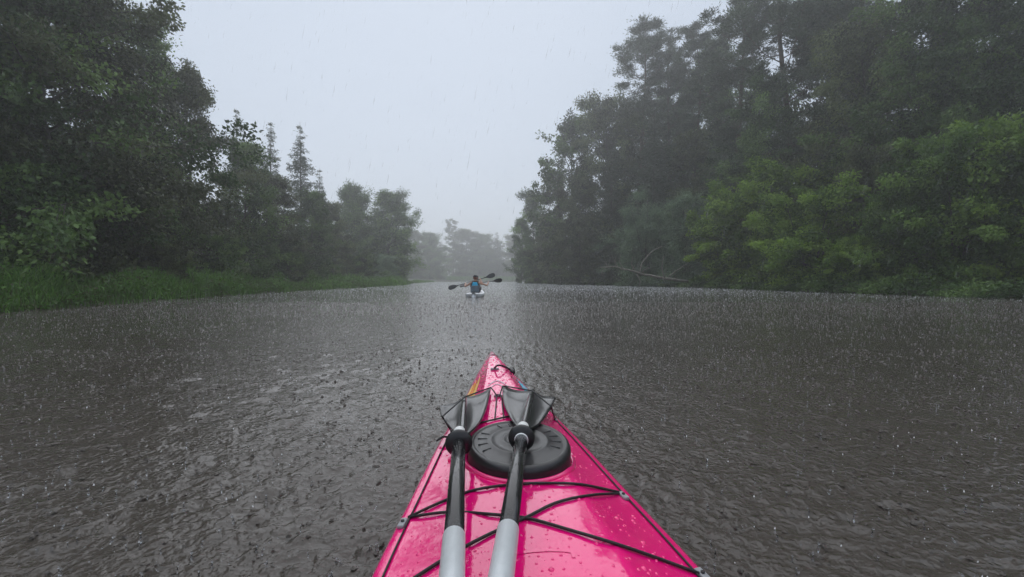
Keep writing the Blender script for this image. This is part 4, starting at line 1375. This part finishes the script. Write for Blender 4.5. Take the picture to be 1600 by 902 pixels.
    def panel(name, z0, z1, hw, mat, lift):
        PV, PF = [], []
        for z in np.linspace(z0, z1, 8):
            a = np.interp(z - .02, [l[0] for l in lv], [l[1] for l in lv]); b = np.interp(z - .02, [l[0] for l in lv], [l[2] for l in lv])
            for f in np.linspace(-1, 1, 11):
                x = f * hw * (1 - .18 * max(0, (z - .40) / .12)); cc = min(1, abs(x) / a)
                y = -b * (max(0, 1 - cc ** (1 / .375))) ** .375
                PV.append((x, .012 + y - lift, z))
        for j in range(7):
            for k in range(10): PF.append((j * 11 + k, j * 11 + k + 1, (j + 1) * 11 + k + 1, (j + 1) * 11 + k))
        o = obj(name, mesh_from(PV, PF, True), M[mat], ve)
        s = o.modifiers.new('solid', 'SOLIDIFY'); s.thickness = .012; s.offset = 0
    if blue:
        panel('blue_back_panel', .285, .50, .135, 'vest_blue', .010)
        panel('waist_band', .17, .21, .17, 'cap', .008)
    for sg in (-1, 1):
        mb = MB(); mb.tube(spline([(.115 * sg, -.115, .44), (.118 * sg, -.06, .545), (.115 * sg, .03, .560), (.112 * sg, .12, .47)], 12), .022, 8); mb.build('shoulder_strap', M['vest_black'], ve)
    # shorts
    mb = MB()
    for sg in (-1, 1): mb.tube([(.09 * sg, -.02, .06), (.11 * sg, .10, .10), (.145 * sg, .27, .165), (.152 * sg, .33, .185)], [.128, .118, .098, .090], 14)
    mb.add(*ellipsoid((0, -.01, .08), (.185, .135, .10), 20, 10))
    mb.build('shorts', M['shorts'], t)
    return t

def river_paddle(label, a, b, feather):
    """double paddle from blade tip a to blade tip b (world)"""
    a, b = Vector(a), Vector(b); mid = (a + b) / 2
    t = thing('kayak_paddle', label, 'paddle', (mid.x, mid.y, mid.z), 0, 'paddles of the white kayak')
    ax = (b - a).normalized(); ln = (b - a).length
    mb = MB(); mb.tube([ax * (-ln / 2 + .40), Vector((0, 0, 0)), ax * (ln / 2 - .40)], .0155, 12); mb.build('shaft', M['shaft_black'], t)
    for sg in (-1, 1):
        mb = MB(); c = ax * sg * (ln / 2 - .50); mb.tube([c - ax * .01, c - ax * .006, c + ax * .006, c + ax * .01], [.018, .034, .034, .018], 14); mb.build('drip_ring', M['black_rubber'], t)
        d = ax * sg
        up = Vector((0, 0, 1)); w = (up - d * up.dot(d)).normalized()
        nrm = d.cross(w)
        ang = feather[0] if sg < 0 else feather[1]
        w2 = w * math.cos(ang) + nrm * math.sin(ang); n2 = d.cross(w2)
        V, F = [], []
        L_ = .50
        for i, s in enumerate(np.linspace(0, 1, 16)):
            hw = .018 + .085 * (math.sin(math.pi * min(1, s * .62 + .02)) ** 1.3) if s < .8 else 0
            hw = .016 + .092 * sm(0, .55, s) * (1 - max(0, (s - .78) / .22) ** 2.4 * .72)
            cpt = d * (ln / 2 - L_ + L_ * s) + n2 * (.03 * s * s)
            for k, f in enumerate(np.linspace(-1, 1, 7)):
                V.append(cpt + w2 * hw * f + n2 * (.012 * (f * f)))
        for i in range(15):
            for k in range(6):
                q = i * 7 + k; F.append((q, q + 1, q + 8, q + 7))
        o = obj('blade', mesh_from(V, F, True), M['blade'], t)
        s = o.modifiers.new('solid', 'SOLIDIFY'); s.thickness = .008; s.offset = 0
    return t

# rear paddler and paddle
RY = 20.25
def wq(x, y, Y): return Vector((at(x, Y), Y, CAM_H + (436 - y) / FPX * Y))
pa, pb = wq(700.5, 450.5, RY + .35), wq(773.5, 429.5, RY + .45)
river_paddle('black double-bladed paddle of the rear paddler, left blade low and right blade raised', pa, pb, (.25, -.2))
base = Vector((FX - .0, RY, .16))
ln = (pb - pa)
lh = pa + ln * .37; rh = pa + ln * .68
paddler('rear paddler with dark cap and bright blue back panel on charcoal vest, bare arms', base, lh - base, rh - base, True)
# front paddler, mostly hidden
fb = Vector((at(744.2, RY + 1.42), RY + 1.42, .16))
pc, pd = wq(718, 446.5, RY + 1.8), wq(784.5, 437.5, RY + 1.85)
river_paddle('lower right black paddle of the front paddler in the white kayak', pc, pd, (.9, .2))
ln = (pd - pc)
lh = pc + ln * .34; rh = pc + ln * .68
paddler('front paddler almost hidden behind the rear paddler in the white kayak', fb, lh - fb, rh - fb, False)

# ------------------------------------------------------------------ rain: splashes on the river and falling drops
def splashes():
    r = np.random.default_rng(61)
    n = 2600
    y = 0.9 + (r.random(n) ** 1.7) * 16
    x = r.uniform(-1.25, 1.25, n) * (y + 0.3)
    V, F = [], []
    ok = 0
    for i in range(n):
        p = KMI @ Vector((x[i], y[i], 0))
        if -2.5 < p.y < 2.7 and abs(p.x) < float(w_f(p.y)) + .05: continue
        s = r.uniform(.003, .0065) * (1 + y[i] * .02)
        typ = r.random()
        def octa(c, sx, sz):
            o = len(V)
            V.extend([(c[0] + sx, c[1], c[2]), (c[0], c[1] + sx, c[2]), (c[0] - sx, c[1], c[2]), (c[0], c[1] - sx, c[2]), (c[0], c[1], c[2] + sz), (c[0], c[1], c[2] - sz)])
            for k in range(4):
                F.append((o + k, o + (k + 1) % 4, o + 4)); F.append((o + (k + 1) % 4, o + k, o + 5))
        if typ < .55:                     # rebound jet with a bead on top
            h = r.uniform(.006, .024)
            octa((x[i], y[i], h * .3), s * .9, h * .8)
            octa((x[i] + r.normal(0, .003), y[i], h + s), s * .75, s * .85)
        else:                             # crown droplets
            for k in range(int(r.integers(2, 5))):
                a = r.uniform(0, 6.28); d = r.uniform(.008, .03)
                octa((x[i] + d * math.cos(a), y[i] + d * math.sin(a), r.uniform(.008, .05)), s * .45, s * .5)
    o = obj('raindrop_splashes', mesh_from(V, F, True), M['drop'])
    tag(o, 'countless small raindrop splashes over the whole river surface', 'splashes', kind='stuff')
splashes()

def mounds():
    """every drop throws up a short blunt jet: upright bumps of water, a few centimetres high"""
    r = np.random.default_rng(64)
    n1, n2, n3 = 12000, 22000, 12000
    y = np.concatenate([0.7 + 4.3 * r.random(n1) ** .7, 5 + 10 * r.random(n2) ** .75, 15 + 22 * r.random(n3)])
    n = len(y)
    x = r.uniform(-1.25, 1.25, n) * (y + .15)
    lo = np.interp(y, [p[0] for p in LEFT], [p[1] for p in LEFT]); hi = np.interp(y, [p[0] for p in RIGHT], [p[1] for p in RIGHT])
    u = y / math.cos(KYAW); v = x - KX0 + .0955 * y
    keep = (x > lo) & (x < hi) & ~((u < 2.75) & (np.abs(v) < w_f(np.clip(u, -2.5, 2.66)) + .03)) & ~((np.abs(x - FX) < .5) & (np.abs(y - FY - 1) < 2.4))
    x, y = x[keep], y[keep]; n = len(x)
    rad = r.uniform(.006, .019, n) * np.clip(.45 + y / 10, .5, 1.9); h = rad * (.20 + .72 * r.random(n) ** 2.2)
    a0 = r.uniform(0, 6.28, n); z0 = water_z(x, y) * np.clip(1.2 - y / 8, 0, .9)
    lx, ly = r.normal(0, .25, n) * rad, r.normal(0, .25, n) * rad
    V = []
    for fr, fz in ((1.0, -.12), (.52, .45)):
        for k in range(5):
            a = a0 + k * 2 * np.pi / 5
            V.append(np.stack([x + rad * fr * np.cos(a) + lx * fz, y + rad * fr * np.sin(a) + ly * fz, z0 + h * fz - .002], 1))
    V.append(np.stack([x + lx, y + ly, z0 + h], 1))
    V = np.stack(V, 1).reshape(-1, 3)
    b = np.arange(n)[:, None] * 11
    tri = []
    for k in range(5):
        k2 = (k + 1) % 5
        tri += [[k, k2, 5 + k2], [k, 5 + k2, 5 + k], [5 + k, 5 + k2, 10]]
    F = (b[:, :, None] + np.array(tri)[None]).reshape(-1, 3)
    o = obj('raindrop_jets', mesh_from(V, F, True), M['water'])
    tag(o, 'dense field of small upright water jets where raindrops hit the river', 'splashes', kind='stuff')
mounds()

def spray():
    """low splash crowns thrown up by every drop, out to the bend"""
    r = np.random.default_rng(63)
    n = 72000
    y = 6.0 + (r.random(n) ** 1.2) * 120
    lo = np.interp(y, [p[0] for p in LEFT], [p[1] for p in LEFT]); hi = np.interp(y, [p[0] for p in RIGHT], [p[1] for p in RIGHT])
    x = lo + (hi - lo) * r.random(n)
    ny_ = 900                                # and the single bright ones near by
    y[:ny_] = 1.0 + 5.5 * r.random(ny_); x[:ny_] = r.uniform(-1.3, 1.3, ny_) * (y[:ny_] + .2)
    keep = ~((y < 3.0) & (np.abs(x + .1 * y - .12) < .42)) & ~((np.abs(x - FX) < .6) & (np.abs(y - FY - 1) < 2.6))
    x, y = x[keep], y[keep]; n = len(x)
    s = r.uniform(.003, .0090, n) * np.clip(y / 14, .5, 2.4); h = s * r.uniform(0.6, 1.7, n)
    a = r.uniform(0, 6.28, n)
    vs = []
    for k in range(3):
        vs.append(np.stack([x + s * np.cos(a + k * 2.094), y + s * np.sin(a + k * 2.094), np.full(n, -.004)], 1))
    vs.append(np.stack([x + r.normal(0, .3, n) * s, y + r.normal(0, .3, n) * s, h], 1))
    v = np.stack(vs, 1).reshape(-1, 3)
    k = np.arange(n)[:, None] * 4
    f = np.concatenate([k + np.array([[0, 1, 3]]), k + np.array([[1, 2, 3]]), k + np.array([[2, 0, 3]])])
    m, nt, p, out = material('splash_crown_water')
    p.inputs['Base Color'].default_value = (0.85, 0.87, 0.88, 1)
    p.inputs['Roughness'].default_value = 0.2
    p.inputs['IOR'].default_value = 1.33
    p.inputs['Alpha'].default_value = 0.85
    o = obj('splash_spray', mesh_from(v, f), m)
    tag(o, 'low whitish spray of rain splashes over the far river', 'spray', kind='stuff')
spray()

def falling_rain():
    r = np.random.default_rng(62)
    n = 5000
    y = 2.2 + (r.random(n) ** .8) * 16
    x = r.uniform(-1.35, 1.35, n) * y
    z = r.uniform(.05, 1.0, n) * (0.82 + y * .75)
    V, F = [], []
    for i in range(n):
        h = r.uniform(.05, .12); w = r.uniform(.0009, .0019)
        d = np.array([-.22 + r.normal(0, .03), .05, -1.0]); d /= np.linalg.norm(d)
        c = np.array([x[i], y[i], z[i]])
        o = len(V)
        V.append(tuple(c - d * h * .6)); 
        for k in range(4):
            a = k * math.pi / 2
            V.append((c[0] + w * math.cos(a), c[1] + w * math.sin(a), c[2]))
        V.append(tuple(c + d * h * .4))
        for k in range(4):
            k2 = (k + 1) % 4
            F += [(o, o + 1 + k, o + 1 + k2), (o + 5, o + 1 + k2, o + 1 + k)]
    o = obj('falling_rain', mesh_from(V, F, True), M['rain'])
    tag(o, 'heavy rain of slender falling drops in front of the trees', 'rain', kind='stuff')
falling_rain()

# ------------------------------------------------------------------ haze
def haze(density):
    mb = MB(); mb.box((0, 0, 24.0), (3300, 3300, 52.0))
    m = bpy.data.materials.new('rain_haze'); m.use_nodes = True
    nt = m.node_tree; nt.nodes.clear()
    out = nt.nodes.new('ShaderNodeOutputMaterial')
    pv = nt.nodes.new('ShaderNodeVolumePrincipled')
    pv.inputs['Color'].default_value = (0.98, 0.99, 0.99, 1)
    pv.inputs['Density'].default_value = density
    pv.inputs['Anisotropy'].default_value = 0.55
    nt.links.new(pv.outputs[0], out.inputs['Volume'])
    o = mb.build('haze', m, None, False)
    tag(o, 'pale rain haze filling the air over the river', 'haze', kind='stuff')
haze(0.0034)
top = max((o.matrix_world.translation.z for o in bpy.data.objects if o.name.startswith('pine')), default=0)
